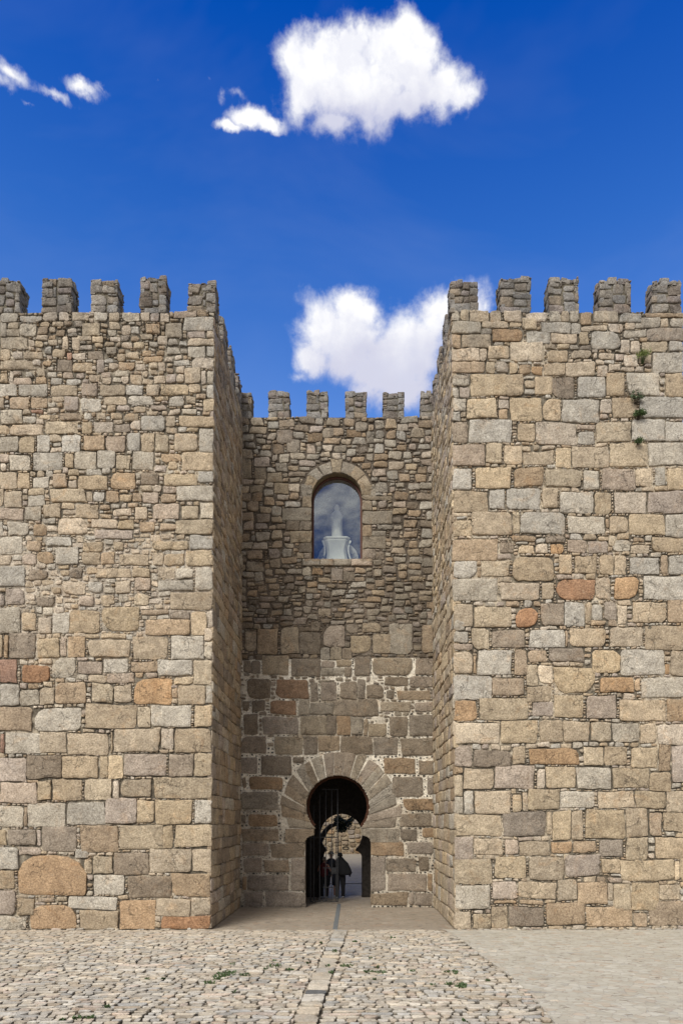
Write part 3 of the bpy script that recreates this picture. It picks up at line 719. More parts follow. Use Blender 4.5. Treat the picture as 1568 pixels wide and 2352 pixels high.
cbase = (0, (YB + 25.7) / 2, 0)
curt = thing('curtain_wall', 'recessed rubble curtain wall with horseshoe gate and arched window between the two towers', 'castle wall', cbase)
XA, XB = XLI - .3, XRI + .3
mb = MB()
SF = YB + .10
ge = lambda z: gate_edges(z); we = lambda z: win_edges(z); ne = lambda z: None
slab(mb, SF, YB + .50, XA, XB, 0, 5.0, ge, .025, (.20, .165, .125))
slab(mb, SF, YB + .50, XA, XB, 5.0, 11.2, ne, 6.2, (.2, .17, .13))
slab(mb, SF, YB + .50, XA, XB, 11.2, 14.6, we, .025, (.26, .21, .14))
slab(mb, SF, YB + .50, XA, XB, 14.6, ZT - .05, ne, 2, (.2, .17, .13))
# the mass of the wall round the gate passage and the window room
YP = YB + .5
mb.box(XA, -2.05, YP, 25.3, 0, ZT - .06, (.15, .12, .1), 1); mb.box(1.10, XB, YP, 25.3, 0, ZT - .06, (.15, .12, .1), 1)
mb.box(-2.05, 1.10, YP, 25.3, 4.8, 11.25, (.1, .08, .07), 2); mb.box(-2.05, 1.10, 24.9, 25.3, 11.25, ZT - .06, (.1, .09, .08), 2)  # window room roof left off, so skylight reaches pedestal and statue
mb.box(-2.0, 1.06, YP, 24.9, 11.25, 11.30, (.7, .7, .66), 1)  # pale floor and side linings added to bounce light onto the pedestal
for x_ in (-2.05, 1.05): mb.box(x_ - .02, x_ + .07, YP + .02, 24.88, 11.3, 15.8, (.7, .7, .66), 1)
# far arch: the same horseshoe, smaller
FY = 25.3
fx0, fx1 = dX(738, 25.4), dX(830.5, 25.4); FX = (dX(736, 25.4) + dX(831, 25.4)) / 2; FR = .775
FZ = dZ(1870, 25.4) - FR
fn0, fn1 = dX(751, 25.4), dX(815, 25.4); fj0, fj1 = dX(743, 25.4), dX(830.5, 25.4); fzn, fzj = dZ(1955, 25.4), dZ(1963, 25.4)
def far_edges(z):
    if z >= FZ + FR: return None
    if z > fzn:
        if z > FZ - .45:
            hw = math.sqrt(max(0, FR ** 2 - (z - FZ) ** 2)); return FX - hw, FX + hw
        hw = math.sqrt(max(0, FR ** 2 - .45 ** 2)); t = (FZ - .45 - z) / (FZ - .45 - fzn); t = t ** .7
        return FX - hw + (fn0 - FX + hw) * t, FX + hw + (fn1 - FX - hw) * t
    if z > fzj - .12:
        t = (z - fzj + .12) / (fzn - fzj + .12); k = 1 - math.sqrt(max(0, 1 - t * t))
        return fj0 + (fn0 - fj0) * k, fj1 + (fn1 - fj1) * k
    return fj0, fj1
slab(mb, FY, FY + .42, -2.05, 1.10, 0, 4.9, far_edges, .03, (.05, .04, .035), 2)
mb.box(XA, XB, 25.3, 25.72, 4.9, ZT - .06, (.25, .2, .16), 1)
mb.box(XA, -2.05, 25.3, 25.72, 0, 4.9, (.25, .2, .16), 1); mb.box(1.10, XB, 25.3, 25.72, 0, 4.9, (.25, .2, .16), 1)
# barrel vault of the passage
b0 = len(mb.v); nseg = 16
for i in range(nseg + 1):
    a = math.pi * i / nseg
    x = -.475 - 1.56 * math.cos(a); z = 3.2 + 1.5 * math.sin(a)
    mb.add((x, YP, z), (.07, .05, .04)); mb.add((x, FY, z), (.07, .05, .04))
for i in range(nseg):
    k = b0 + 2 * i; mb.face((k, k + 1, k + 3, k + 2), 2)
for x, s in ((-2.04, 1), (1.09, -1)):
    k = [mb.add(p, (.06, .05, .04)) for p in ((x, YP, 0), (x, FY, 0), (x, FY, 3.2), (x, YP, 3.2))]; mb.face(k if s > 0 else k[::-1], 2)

fr = Frame((0, YB, 0), (1, 0, 0), (0, 0, 1))
w = Wall(mb, fr, XLI - .08, 0, XRI + .08, ZT)
EX, EZ, ERX, ERZ = dX(780, YB), dZ(1860, YB), (917 - 643) / 2 / 1568 * YB, (1860 - 1728) / 1568 * YB
def in_gate(u, v, p=.0):
    e = gate_edges(v)
    return bool(e and e[0] - p < u < e[1] + p)
def in_ring(u, v):
    if v < dZ(1908, YB): 
        return in_gate(u, v) or (dX(655, YB) < u < dX(916, YB) - .75 * 0 and v > dZ(1938, YB) and v < dZ(1905, YB) and (u < dX(731, YB) or u > dX(829, YB)))
    return ((u - EX) / ERX) ** 2 + ((v - EZ) / ERZ) ** 2 < 1.02 or in_gate(u, v)
WOR = WRr + .42
def in_win(u, v):
    e = win_edges(v)
    if e and e[0] < u < e[1]: return True
    if v > WZS + .08: return (u - WC) ** 2 + (v - WZS) ** 2 < WOR ** 2
    return WZ0 - .24 < v < WZ0 + .0 and dX(692, YB) < u < dX(856, YB)
w.block(lambda u, v: (v < 5.3 and in_ring(u, v)) or (11 < v < 14.9 and in_win(u, v)))
cst = parse(CURT_W, 850, 1500, 1.568, YB) + parse(CURT_A, 850, 2450, 1.568, YB) + parse(CURT_L, 950, 2950, 3.36, YB) + parse(CURT_R, 1460, 2950, 2.94, YB)
def dim(c, k=.74): return tuple((x * .66 + y * .34) * k for x, y in zip(c, (.27, .235, .185)))  # darkens stones: shade of the recess put into their colour
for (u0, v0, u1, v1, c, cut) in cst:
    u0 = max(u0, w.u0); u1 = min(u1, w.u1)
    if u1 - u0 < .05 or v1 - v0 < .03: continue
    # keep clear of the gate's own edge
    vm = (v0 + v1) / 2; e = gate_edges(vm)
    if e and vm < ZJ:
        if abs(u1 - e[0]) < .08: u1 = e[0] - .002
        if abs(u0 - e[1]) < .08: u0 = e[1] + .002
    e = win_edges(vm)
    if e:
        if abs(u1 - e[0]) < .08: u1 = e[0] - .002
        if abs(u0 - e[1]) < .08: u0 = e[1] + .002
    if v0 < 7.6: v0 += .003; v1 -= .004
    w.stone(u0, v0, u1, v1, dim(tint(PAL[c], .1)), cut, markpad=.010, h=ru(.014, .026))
ZW = dZ(1514, YB)      # below this the joints are packed with white mortar and dark pebbles
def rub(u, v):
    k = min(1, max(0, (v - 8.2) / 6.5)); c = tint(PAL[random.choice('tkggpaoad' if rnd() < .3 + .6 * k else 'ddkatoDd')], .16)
    return tuple(x * (.56 + .36 * k - (.08 if u > .3 else 0)) for x in c)  # darker low down, recess shade put into the colour; right side darker too
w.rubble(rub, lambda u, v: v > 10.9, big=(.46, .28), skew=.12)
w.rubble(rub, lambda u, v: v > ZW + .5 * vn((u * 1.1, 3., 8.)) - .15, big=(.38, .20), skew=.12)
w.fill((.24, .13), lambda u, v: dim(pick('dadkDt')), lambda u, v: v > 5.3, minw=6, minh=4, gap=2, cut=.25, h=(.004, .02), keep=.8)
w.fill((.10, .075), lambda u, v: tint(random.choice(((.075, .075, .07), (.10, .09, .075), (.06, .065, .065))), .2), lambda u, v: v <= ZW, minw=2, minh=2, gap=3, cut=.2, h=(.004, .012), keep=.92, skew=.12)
def mort_c(u, v):
    a = vn((u * .9, v * .9, 12.)); b = vn((u * 6, v * 6, 3.))
    if v < ZW + .1 * a:
        wh = .62 + .8 * vn((u * .8 + 3, v * .8, 41.)) + .2 * b + (.25 if v > 3.4 else -.25)
        if abs(u - GX) < 1.6 and 5.2 < v < 7: wh -= .55
        wh = min(1, max(0, wh))
        c = (.38, .33, .26); d = (.80, .76, .67)
        return tuple(x * (1 - wh) + y * wh for x, y in zip(c, d))
    k = .6 + .6 * min(1, max(0, .5 + a + b))
    return (.15 * k, .125 * k, .10 * k)
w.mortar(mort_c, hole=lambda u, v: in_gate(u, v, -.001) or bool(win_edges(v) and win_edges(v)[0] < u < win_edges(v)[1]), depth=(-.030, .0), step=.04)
# above the white-jointed part the bed lies deeper: done by the depth noise itself
mb.build('stone_wall', [M_STONE, M_MORTAR, M_DARKIN], curt, cbase)

# voussoirs of the gate
mb = MB()
def arc_stone(mb, cx, cz, r0x, r0z, ocx, ocz, r1x, r1z, a0, a1, col, h, gap=.012, n=4, b0=None, b1=None):
    pts = []; b0 = a0 if b0 is None else b0; b1 = a1 if b1 is None else b1
    for i in range(n + 1):
        a = a0 + (a1 - a0) * i / n
        pts.append((ocx + r1x * math.cos(a), ocz + r1z * math.sin(a)))
    inn = []
    for i in range(n + 1):
        a = b1 + (b0 - b1) * i / n
        inn.append((cx + r0x * math.cos(a), cz + r0z * math.sin(a)))
    pts = pts + [((pts[-1][0] * .6 + inn[0][0] * .4), (pts[-1][1] * .6 + inn[0][1] * .4)), ((pts[-1][0] * .25 + inn[0][0] * .75), (pts[-1][1] * .25 + inn[0][1] * .75))] + inn + \
        [((inn[-1][0] * .65 + pts[0][0] * .35), (inn[-1][1] * .65 + pts[0][1] * .35)), ((inn[-1][0] * .3 + pts[0][0] * .7), (inn[-1][1] * .3 + pts[0][1] * .7))]
    # narrow joints: pull towards the middle line of the stone, not at the inner arc
    am = (a0 + a1) / 2; nx, nz = -math.sin(am), math.cos(am); mx = sum(p[0] for p in pts) / len(pts); mz = sum(p[1] for p in pts) / len(pts)
    q = []
    for (x, z) in pts:
        d = (x - mx) * nx + (z - mz) * nz
        k = -gap if d > 0 else gap
        q.append((x + nx * k * min(1, abs(d) / .05), z + nz * k * min(1, abs(d) / .05)))
    emit_poly(mb, fr, q, col, h, .012, edge=.02, jag=.004, tilt=.01)
random.seed(33)
a_lo = math.asin((ZN1 - GZ) / GR)
NV = 19; angs = [a_lo + (math.pi - 2 * a_lo) * i / NV for i in range(NV + 1)]
angs = [a + (ru(-.02, .02) if 0 < i < NV else 0) for i, a in enumerate(angs)]
o_lo = math.asin((ZN1 - GZ + .06) / (ERZ + .06))
def oa(i): return o_lo + (angs[i] - a_lo) / (math.pi - 2 * a_lo) * (math.pi - 2 * o_lo)
for i in range(NV):
    a0, a1 = angs[i], angs[i + 1]; am = (a0 + a1) / 2
    rx = ERX * ru(.90, 1.03); rz = ERZ * ru(.92, 1.03)
    if am < 0 or am > math.pi: rx *= 1.0
    # the outer angle is flatter low down, as the beds run nearly level there
    arc_stone(mb, GX, GZ, GR * 1.02, GR, EX, GZ - .06, rx, rz + .06, oa(i), oa(i + 1), dim(pick('aaaadkdg' if rnd() < .85 else 'yo'), .80), ru(.008, .022), gap=.013, b0=a0, b1=a1)
mb.build('gate_arch', [M_STONE, M_MORTAR], curt, cbase)
# impost stones with a rounded lower edge
for s in (-1, 1):
    mb = MB()
    if s < 0: xe, xo, xj, c = NL, dX(655, YB), JL, 'o'
    else: xe, xo, xj, c = NR, dX(915, YB), JR, 'a'
    prof = [(xo, ZN1 - .01), (xo, ZJ + .01), (xj, ZJ + .01)]
    for i in range(1, 7):
        t = i / 6; k = 1 - math.sqrt(max(0, 1 - t * t)); prof.append((xj + (xe - xj) * k, ZJ + (ZN0 - ZJ) * t))
    prof += [(xe, ZN1 - .01)]
    m = 6; prof += [(xe + (xo - xe) * i / m, ZN1 - .01) for i in range(1, m)]
    if s > 0: prof = prof[::-1]
    if s < 0: pass
    ar = sum(a[0] * b[1] - b[0] * a[1] for a, b in zip(prof, prof[1:] + prof[:1]))
    if ar < 0: prof = prof[::-1]
    cc = dim(PAL[c], .74); rows = [[mb.add((x, y, z), cc) for x, z in prof] for y in (YB + .09, YB - .035)]
    n_ = len(prof)
    for i in range(n_): j = (i + 1) % n_; mb.face((rows[0][i], rows[0][j], rows[1][j], rows[1][i]))
    mb.face(rows[1])
    mb.build('impost', [M_STONE, M_MORTAR], curt, cbase)
# brick lining inside the arch
mb = MB(); nb = 84
for i in range(nb):
    a0 = a_lo + .1 + (math.pi - 2 * a_lo - .2) * i / nb; a1 = a0 + (math.pi - 2 * a_lo - .2) / nb * .80
    am = (a0 + a1) / 2
    r1 = GR * 1.03; r0 = GR * .945 * ru(.985, 1.0); y0, y1 = YB + .33, YB + .60 + ru(-.01, .01)
    ps = []
    for y in (y0, y1):
        for (r, a) in ((r0, a0), (r0, a1), (r1, a1), (r1, a0)): ps.append(mb.add((GX + r * math.cos(a), y, GZ + r * math.sin(a)), tint((.11, .05, .03), .3)))
    for q in ((0, 1, 2, 3), (7, 6, 5, 4), (0, 4, 5, 1), (1, 5, 6, 2), (2, 6, 7, 3), (3, 7, 4, 0)): mb.face([ps[k] for k in q])
mb.build('brick_lining', [M_BRICK], curt, cbase)

# window arch, sill
mb = MB()
nvw = 9; an = [math.pi * i / nvw + (ru(-.03, .03) if 0 < i < nvw else (.02 if i == 0 else -.02)) for i in range(nvw + 1)]
for i in range(nvw):
    arc_stone(mb, WC, WZS, WRr, WRr, WC, WZS, WOR * ru(.9, 1.04), WOR * ru(.9, 1.04), an[i], an[i + 1], dim(pick('tygktag'), .90), ru(.008, .022), gap=.009)
mb.build('window_arch', [M_STONE, M_MORTAR], curt, cbase)
mb = MB(); xs = [dX(x, YB) for x in (695, 735, 766, 806, 855)]
mb.box(xs[0] + .02, xs[-1] - .02, YB + .0, YB + .42, WZ0 - .2, WZ0 - .005, (.2, .18, .14), 1)
for a, b in zip(xs, xs[1:]): emit_poly(mb, fr, rect_pts(a + .006, WZ0 - .21, b - .006, WZ0 + .0, .015), pick('adadk'), .05, .006)
frt = Frame((0, 0, WZ0), (1, 0, 0), (0, 1, 0))
for a, b in zip(xs, xs[1:]): emit_poly(mb, frt, rect_pts(a + .006, YB - .05, b - .006, YB + .4, .01), pick('aad'), .0, .004)
mb.build('window_sill', [M_STONE, M_MORTAR], curt, cbase)

# window: frame and one pane
win = bpy.data.objects.new('window', None); scene.collection.objects.link(win); win.parent = curt
def arch_outline(off, n=26):
    r = WRr - off; pts = [(WC + r, WZ0 + off * .5)]
    for i in range(n + 1):
        a = math.pi * i / n; pts.append((WC + r * math.cos(a), WZS + r * math.sin(a)))
    pts.append((WC - r, WZ0 + off * .5)); return pts
FYw = YB + .30
def arch_frame(o0, o1, y0, y1, m, name):
    mb = MB(); A = arch_outline(o0); B = arch_outline(o1); n = len(A); ids = []
    for (P, y) in ((A, y0), (B, y0), (B, y1), (A, y1)): ids.append([mb.add((p[0], y, p[1]), (.1, .05, .03)) for p in P])
    for k in range(4):
        a, b = ids[k], ids[(k + 1) % 4]
        for i in range(n - 1): mb.face((a[i], b[i], b[i + 1], a[i + 1]), 0)
        mb.face((ids[k][0], ids[k][0], ids[k][0])) if False else None
    mb.face([ids[k][0] for k in range(4)]); mb.face([ids[k][-1] for k in (3, 2, 1, 0)])
    return mb.build(name, m, win, cbase)
arch_frame(-.02, .045, FYw, FYw + .09, M_FRAME, 'frame')
arch_frame(.035, .065, FYw - .035, FYw + .03, M_FRAME, 'glazing_bead')
mb = MB(); P = arch_outline(.03)
a = [mb.add((p[0], FYw + .05, p[1]), (0, 0, 0)) for p in P]; b = [mb.add((p[0], FYw + .056, p[1]), (0, 0, 0)) for p in P]
mb.face(a[::-1]); mb.face(b)
for i in range(len(P)): j = (i + 1) % len(P); mb.face((a[i], a[j], b[j], b[i]))
mb.build('pane', M_GLASS, win, cbase)

# merlons of the curtain wall
random.seed(44)
for (a, b) in ((548, 578), (616, 664.5), (704, 752.4), (793, 841.4), (880, 928.6), (966, 1000)):
    merlon('merlon', curt, cbase, None, dX(a, YB), dX(b, YB), YB - .01, YB + .45, ZT - .04, ZM - .06 + ru(-.05, .04), None)

# ------------------------------------------------------------------ iron gate leaf standing in the passage
def tube(mb, pts, rad, seg=6, c=(0, 0, 0), mi=0, caps=True):
    n = len(pts); rings = []
    up = Vector((0, 0, 1))
    for i, p in enumerate(pts):
        p = Vector(p); a = Vector(pts[max(0, i - 1)]); b = Vector(pts[min(n - 1, i + 1)])
        d = (b - a).normalized(); x = d.cross(up if abs(d.z) < .95 else Vector((1, 0, 0))).normalized(); y = d.cross(x)
        r = rad[i] if isinstance(rad, (list, tuple)) else rad
        rings.append([mb.add(tuple(p + x * r * math.cos(2 * math.pi * k / seg) + y * r * math.sin(2 * math.pi * k / seg)), c) for k in range(seg)])
    for a, b in zip(rings, rings[1:]):
        for k in range(seg): j = (k + 1) % seg; mb.face((a[k], b[k], b[j], a[j]), mi, True)
    if caps: mb.face(rings[0], mi); mb.face(rings[-1][::-1], mi)
GY = 23.35
def gpt(x, y, Y=GY): # place in the 3.136x view of the gate -> X, Z at distance Y
    return ((1100 + x / 3.136) * .57415 - 809) / 1568 * Y, CAMZ - ((3000 + y / 3.136) * .57415 - 1888) / 1568 * Y
gate = thing('iron_gate', 'black wrought iron gate leaf with upright bars and lock plate in the horseshoe archway', 'gate', (-1.0, GY, 0))
gb = (-1.0, GY, 0)
def bar(name, x0, z0, x1, z1, t=.022, dy=0.):
    mb = MB(); mb.box(min(x0, x1) - (t / 2 if x0 == x1 else 0), max(x0, x1) + (t / 2 if x0 == x1 else 0), GY - t / 2 + dy, GY + t / 2 + dy,
                      min(z0, z1) - (t / 2 if z0 == z1 else 0), max(z0, z1) + (t / 2 if z0 == z1 else 0)); return mb.build(name, M_IRON, gate, gb)
xs_, zt = gpt(784, 495); _, zb = gpt(784, 1925)
bar('stile', xs_, max(.05, zb), xs_, zt, .036)
xl, _ = gpt(445, 0)
bar('stile', xl, .05, xl, gpt(0, 900)[1], .036)
bar('top_rail', gpt(580, 0)[0], gpt(0, 500)[1], xs_, gpt(0, 500)[1], .028)
for x, y in ((487, 700), (560, 560), (637, 505), (710, 505)):
    X, Z = gpt(x, y); bar('bar', X, .08, X, Z, .024)
for y in (1100, 1485, 1730, 1905):
    _, Z = gpt(0, y); bar('rail', xl if y < 1200 or y > 1800 else gpt(600, 0)[0], Z, xs_, Z, .03, .025)
for x in (625, 765):
    X, _ = gpt(x, 0); bar('inner_stile', X, gpt(0, 1120 if x > 700 else 1485)[1], X, .1, .02, -.02)
x0, z1 = gpt(705, 1490); x1, z0 = gpt(772, 1560)
mb = MB(); mb.box(x0, x1, GY - .045, GY - .02, z0, z1); mb.build('lock_plate', M_IRON, gate, gb)
mb = MB(); tube(mb, [(x0 + .05, GY - .05, z0 + .06), (x0 + .05, GY - .09, z0 + .06), (x0 + .13, GY - .09, z0 + .06)], .009); mb.build('handle', M_IRON, gate, gb)

# ------------------------------------------------------------------ statue group behind the window
def wpt(x, y, Y):
    return ((1180 + x / 4.612) * .57415 - 809) / 1568 * Y, CAMZ - ((1850 + y / 4.612) * .57415 - 1888) / 1568 * Y
PY = 23.2
px, pt = wpt(765, 1345, PY); pw = (wpt(985, 0, PY)[0] - wpt(550, 0, PY)[0]) / 2
PB = WZ0 + .02
ped = thing('statue_pedestal', 'white marble pedestal with hollowed sides and moulded top behind the window glass', 'pedestal', (px, PY + .4, PB))
mb = MB()
def plan(r, ch, y0):   # chamfered square plan
    return [(px - r, y0 + ch), (px - r + ch, y0), (px + r - ch, y0), (px + r, y0 + ch), (px + r, y0 + 2 * r * .8 - ch), (px + r - ch, y0 + 2 * r * .8), (px - r + ch, y0 + 2 * r * .8), (px - r, y0 + 2 * r * .8 - ch)]
H = pt - PB
prof = []
for i in range(17):
    t = i / 16; z = PB + (H - .14) * t
    r = .36 + .30 * (1 - t) ** 2.4 + .13 * max(0, (t - .45) / .55) ** 2
    prof.append((r, z))
prof += [(.50, pt - .14), (.50, pt - .115), (.46, pt - .10), (.47, pt - .075), (.53, pt - .05), (.53, pt - .015), (.51, pt)]
rows = []
for (r, z) in prof:
    r *= pw / .43 * .92
    rows.append([mb.add((x, y, z), (0, 0, 0)) for x, y in plan(r, .10, PY + .42 - r * .8)])
for a, b in zip(rows, rows[1:]):
    for k in range(8): j = (k + 1) % 8; mb.face((a[k], a[j], b[j], b[k]), 0, False)
mb.face(rows[-1])
mb.build('body', M_MARBLE, ped, (px, PY + .4, PB))
for s in (-1, 1):   # scrolled side brackets
    mb = MB(); pts = []
    for i in range(13):
        t = i / 12; z = PB + .12 + (H - .25) * t
        r = (.42 + .26 * (1 - t) ** 2.2 + .13 * max(0, (t - .5) / .5) ** 2) * pw / .43 * .92
        pts.append((px + s * (r + .01), PY + .14, z))
    tube(mb, pts, .035, 6); mb.build('bracket', M_MARBLE, ped, (px, PY + .4, PB))
SY = PY + .42
st = thing('madonna_statue', 'small pale robed statue with a halo standing on the white pedestal', 'statue', (px, SY, pt))
mb = MB(); ZS = 1.48
prof0 = [(.02, .0), (.155, .0), (.165, .03), (.15, .12), (.135, .24), (.15, .36), (.165, .47), (.165, .55), (.14, .62), (.085, .665), (.055, .69), (.062, .715), (.072, .75), (.07, .785), (.05, .815), (.02, .83)]
prof = [(r * 1.25, z * ZS) for r, z in prof0]; rows = []
for (r, z) in prof:
    row = []
    for k in range(28):
        a = 2 * math.pi * k / 28
        f = 1 + (.09 * math.sin(7 * a + z * 9) + .05 * math.sin(11 * a - z * 14)) * (1 if z < .6 else .2)
        row.append(mb.add((px + r * f * math.cos(a) + .012 * math.sin(z * 6), SY + r * f * .72 * math.sin(a), pt + z), (0, 0, 0)))
    rows.append(row)
for a, b in zip(rows, rows[1:]):
    for k in range(28): j = (k + 1) % 28; mb.face((a[k], a[j], b[j], b[k]), 0, True)
mb.face(rows[-1])
tube(mb, [(px - .15, SY - .03, pt + .56 * ZS), (px - .14, SY - .11, pt + .46 * ZS), (px - .02, SY - .15, pt + .52 * ZS)], [.04, .035, .022], 8)
tube(mb, [(px + .15, SY - .03, pt + .56 * ZS), (px + .13, SY - .11, pt + .46 * ZS), (px + .02, SY - .15, pt + .52 * ZS)], [.04, .035, .022], 8)
mb.build('robed_figure', M_MARBLE, st, (px, SY, pt))
mb = MB()
tube(mb, [(px + .115 * math.cos(2 * math.pi * k / 24), SY + .08, pt + .77 * ZS + .115 * math.sin(2 * math.pi * k / 24)) for k in range(25)], .009, 5)
for k in range(16):
    a = 2 * math.pi * k / 16; tube(mb, [(px + .10 * math.cos(a), SY + .08, pt + .77 * ZS + .10 * math.sin(a)), (px + .17 * math.cos(a), SY + .08, pt + .77 * ZS + .17 * math.sin(a))], [.006, .002], 4)
mb.build('halo', M_IRON, st, (px, SY, pt))
dx_, dz_ = wpt(795, 1830, 23.9); dr = (wpt(1180, 0, 23.9)[0] - dx_)
disc = thing('marble_disc', 'large round white disc standing behind the pedestal, half hidden by it', 'disc', (dx_, 24.0, dz_))
mb = MB(); f0 = []; f1 = []; f2 = []
for k in range(48):
    a = 2 * math.pi * k / 48; f0.append(mb.add((dx_ + dr * math.cos(a), 23.92, dz_ + dr * math.sin(a)), (0, 0, 0))); f1.append(mb.add((dx_ + dr * .96 * math.cos(a), 23.88, dz_ + dr * .96 * math.sin(a)), (0, 0, 0)))
    f2.append(mb.add((dx_ + dr * math.cos(a), 24.0, dz_ + dr * math.sin(a)), (0, 0, 0)))
for k in range(48): j = (k + 1) % 48; mb.face((f1[k], f1[j], f0[j], f0[k])); mb.face((f0[k], f0[j], f2[j], f2[k]))
mb.face(f1[::-1]); mb.face(f2)
mb.build('face', M_MARBLE, disc, (dx_, 24.0, dz_))
for k in range(6):
    mb = MB(); a = R(-18 + 14 * k if k < 4 else 150 + 14 * (k - 4)); tube(mb, [(dx_ + dr * .62 * math.cos(a), 23.87, dz_ + dr * .62 * math.sin(a)), (dx_ + dr * .92 * math.cos(a + .08), 23.87, dz_ + dr * .92 * math.sin(a + .08))], .018, 5)
    mb.build('rib', M_MARBLE, disc, (dx_, 24.0, dz_))

# ------------------------------------------------------------------ ground
random.seed(55)
def struct(o): o['kind'] = 'structure'; return o
def pave_mat(name, base, pale, dark, scale, joint=.25):
    m, n, b = mat(name); co = n.n('ShaderNodeTexCoord').outputs['Object']
    sc = n.vmath('MULTIPLY', co, (1, 1.25, 1))
    wv = n.vmath('ADD', sc, n.vmath('SCALE', n.noise(co, 3, 3, .5, 0, 'Color'), .12))
    v = n.n('ShaderNodeTexVoronoi'); n.put(v.inputs['Vector'], wv); v.inputs['Scale'].default_value = scale
    v2 = n.n('ShaderNodeTexVoronoi', feature='DISTANCE_TO_EDGE'); n.put(v2.inputs['Vector'], wv); v2.inputs['Scale'].default_value = scale
    sp = n.n('ShaderNodeSeparateColor'); n.link(v.outputs['Color'], sp.inputs[0])
    fade = n.mr(n.noise(co, .8, 4, .6), .3, .55, .25, 1.)
    c = n.mix(n.math('MULTIPLY', sp.outputs[0], fade), base, pale)
    c = n.mix(n.math('MULTIPLY', n.mr(sp.outputs[1], .78, .97, 0, .55), fade), c, (base[0] * 1.05, base[1] * .82, base[2] * .7))
    c = n.mix(n.mr(sp.outputs[2], .86, .98, 0, .35), c, (base[0] * .82, base[1] * .9, base[2] * 1.08))
    c = n.mix(n.mr(n.noise(co, 1.3, 6, .65), .35, .65, 0, .35), c, tuple(x * .78 for x in base))
    jt = n.math('MULTIPLY', n.mr(v2.outputs['Distance'], .0, .07, joint, 0.), n.mr(n.noise(co, 5, 4, .6), .4, .6))
    c = n.mix(jt, c, dark)
    spk = n.mr(n.noise(n.vmath('MULTIPLY', co, (.6, 1.3, 1)), 6, 3, .5), .635, .67, 0, .75)
    c = n.mix(spk, c, dark)
    n.link(c, b.inputs['Base Color']); b.inputs['Roughness'].default_value = .92; b.inputs['Specular IOR Level'].default_value = .2
    h = n.math('ADD', n.mr(v2.outputs['Distance'], 0, .12), n.math('MULTIPLY', n.noise(co, 40, 5, .6), .8))
    bp = n.n('ShaderNodeBump'); bp.inputs['Strength'].default_value = .5; bp.inputs['Distance'].default_value = .02
    n.link(h, bp.inputs['Height']); n.link(bp.outputs[0], b.inputs['Normal']); return m
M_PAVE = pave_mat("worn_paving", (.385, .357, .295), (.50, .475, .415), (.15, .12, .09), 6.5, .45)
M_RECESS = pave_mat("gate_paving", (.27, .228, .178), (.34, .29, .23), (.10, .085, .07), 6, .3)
M_EARTH = pave_mat("dusty_ground", (.36, .31, .24), (.42, .37, .3), (.12, .1, .08), 3)

def sheet(name, poly, z, m, t=.3):
    mb = MB(); top = [mb.add((x, y, z), (.3, .27, .22)) for x, y in poly]; bot = [mb.add((x, y, z - t), (.3, .27, .22)) for x, y in poly]
    mb.face(top); mb.face(bot[::-1])
    for i in range(len(poly)): j = (i + 1) % len(poly); mb.face((bot[i], bot[j], top[j], top[i]))
    return struct(mb.build(name, m))
sheet('ground', [(-400, -400), (400, -400), (400, 500), (-400, 500)], -.045, M_EARTH)
def gp(x, y): Y = 1568 * CAMZ / (y - 1888); return ((x - 809) / 1568 * Y, Y)
edge = [gp(1020, 2136), gp(1062, 2160), gp(1105, 2195), gp(1170, 2240), gp(1225, 2290), gp(1275, 2352)]
def edge_x(Y):
    if Y > edge[0][1]: return edge[0][0]
    for (xa, ya), (xb, yb) in zip(edge, edge[1:]):
        if yb <= Y <= ya: return xa + (xb - xa) * (ya - Y) / (ya - yb)
    (xa, ya), (xb, yb) = edge[-2:]; return xb + (xb - xa) * (yb - Y) / (ya - yb)
poly = [(edge[0][0] - .05, 17.75)] + [(x, y) for x, y in edge] + [(edge_x(5.), 5.), (14, 5.), (14, 17.75)]
sheet('paving', poly, .0, M_PAVE, .04)
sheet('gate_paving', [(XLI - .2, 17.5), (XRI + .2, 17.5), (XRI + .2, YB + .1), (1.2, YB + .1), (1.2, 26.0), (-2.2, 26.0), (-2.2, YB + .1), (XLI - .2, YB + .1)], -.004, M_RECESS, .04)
# slate strip and the row of big slabs leading to the gate
M_SLATE = plain("slate", (.12, .13, .135), .8, 0, .4, 20, .25)
mb = MB(); z = .006
y = 17.75
while y < 23.2:
    L = min(ru(.7, 1.3), 23.25 - y); mb.box(dX(770.5, 20) - .02 * 0 - .02, dX(770.5, 20) + .10, y, y + L - .008, -.03, z)
    y += L
struct(mb.build('drain_strip', M_SLATE))
COBP0 = [(.50, .455, .39), (.46, .41, .345), (.54, .50, .44), (.43, .41, .385), (.58, .54, .48), (.46, .385, .31), (.36, .36, .36), (.42, .36, .29), (.48, .46, .43), (.50, .40, .34)]
COBP = [tuple(a * .6 + b * .4 for a, b in zip(c, (.50, .47, .40))) for c in COBP0]
mb = MB(); frg = Frame((0, 0, 0), (1, 0, 0), (0, 1, 0))
def strip_x(Y): return -.84 + .045 * (Y - 9.7)
def cob(u0, v0, u1, v1, c, h, skew=.16, cut=.32):
    m = min(u1 - u0, v1 - v0)
    wv = lambda u, v: (u + .03 * vn((u * 1.1, v * 1.1, 4.)), v + .07 * vn((u * .8, v * .9, 14.)) + .02 * vn((u * 3, v * 3, 1.)))
    pts = [wv(*p) for p in rect_pts(u0, v0, u1, v1, cut * m, skew)]
    emit_poly(mb, frg, pts, c, h, .007, edge=.024, jag=.007, tilt=.06, base=-.045, joint_shade=(.085, .07, .052))  # base ring coloured dark: shade of the joints put into the colour
y = 8.2
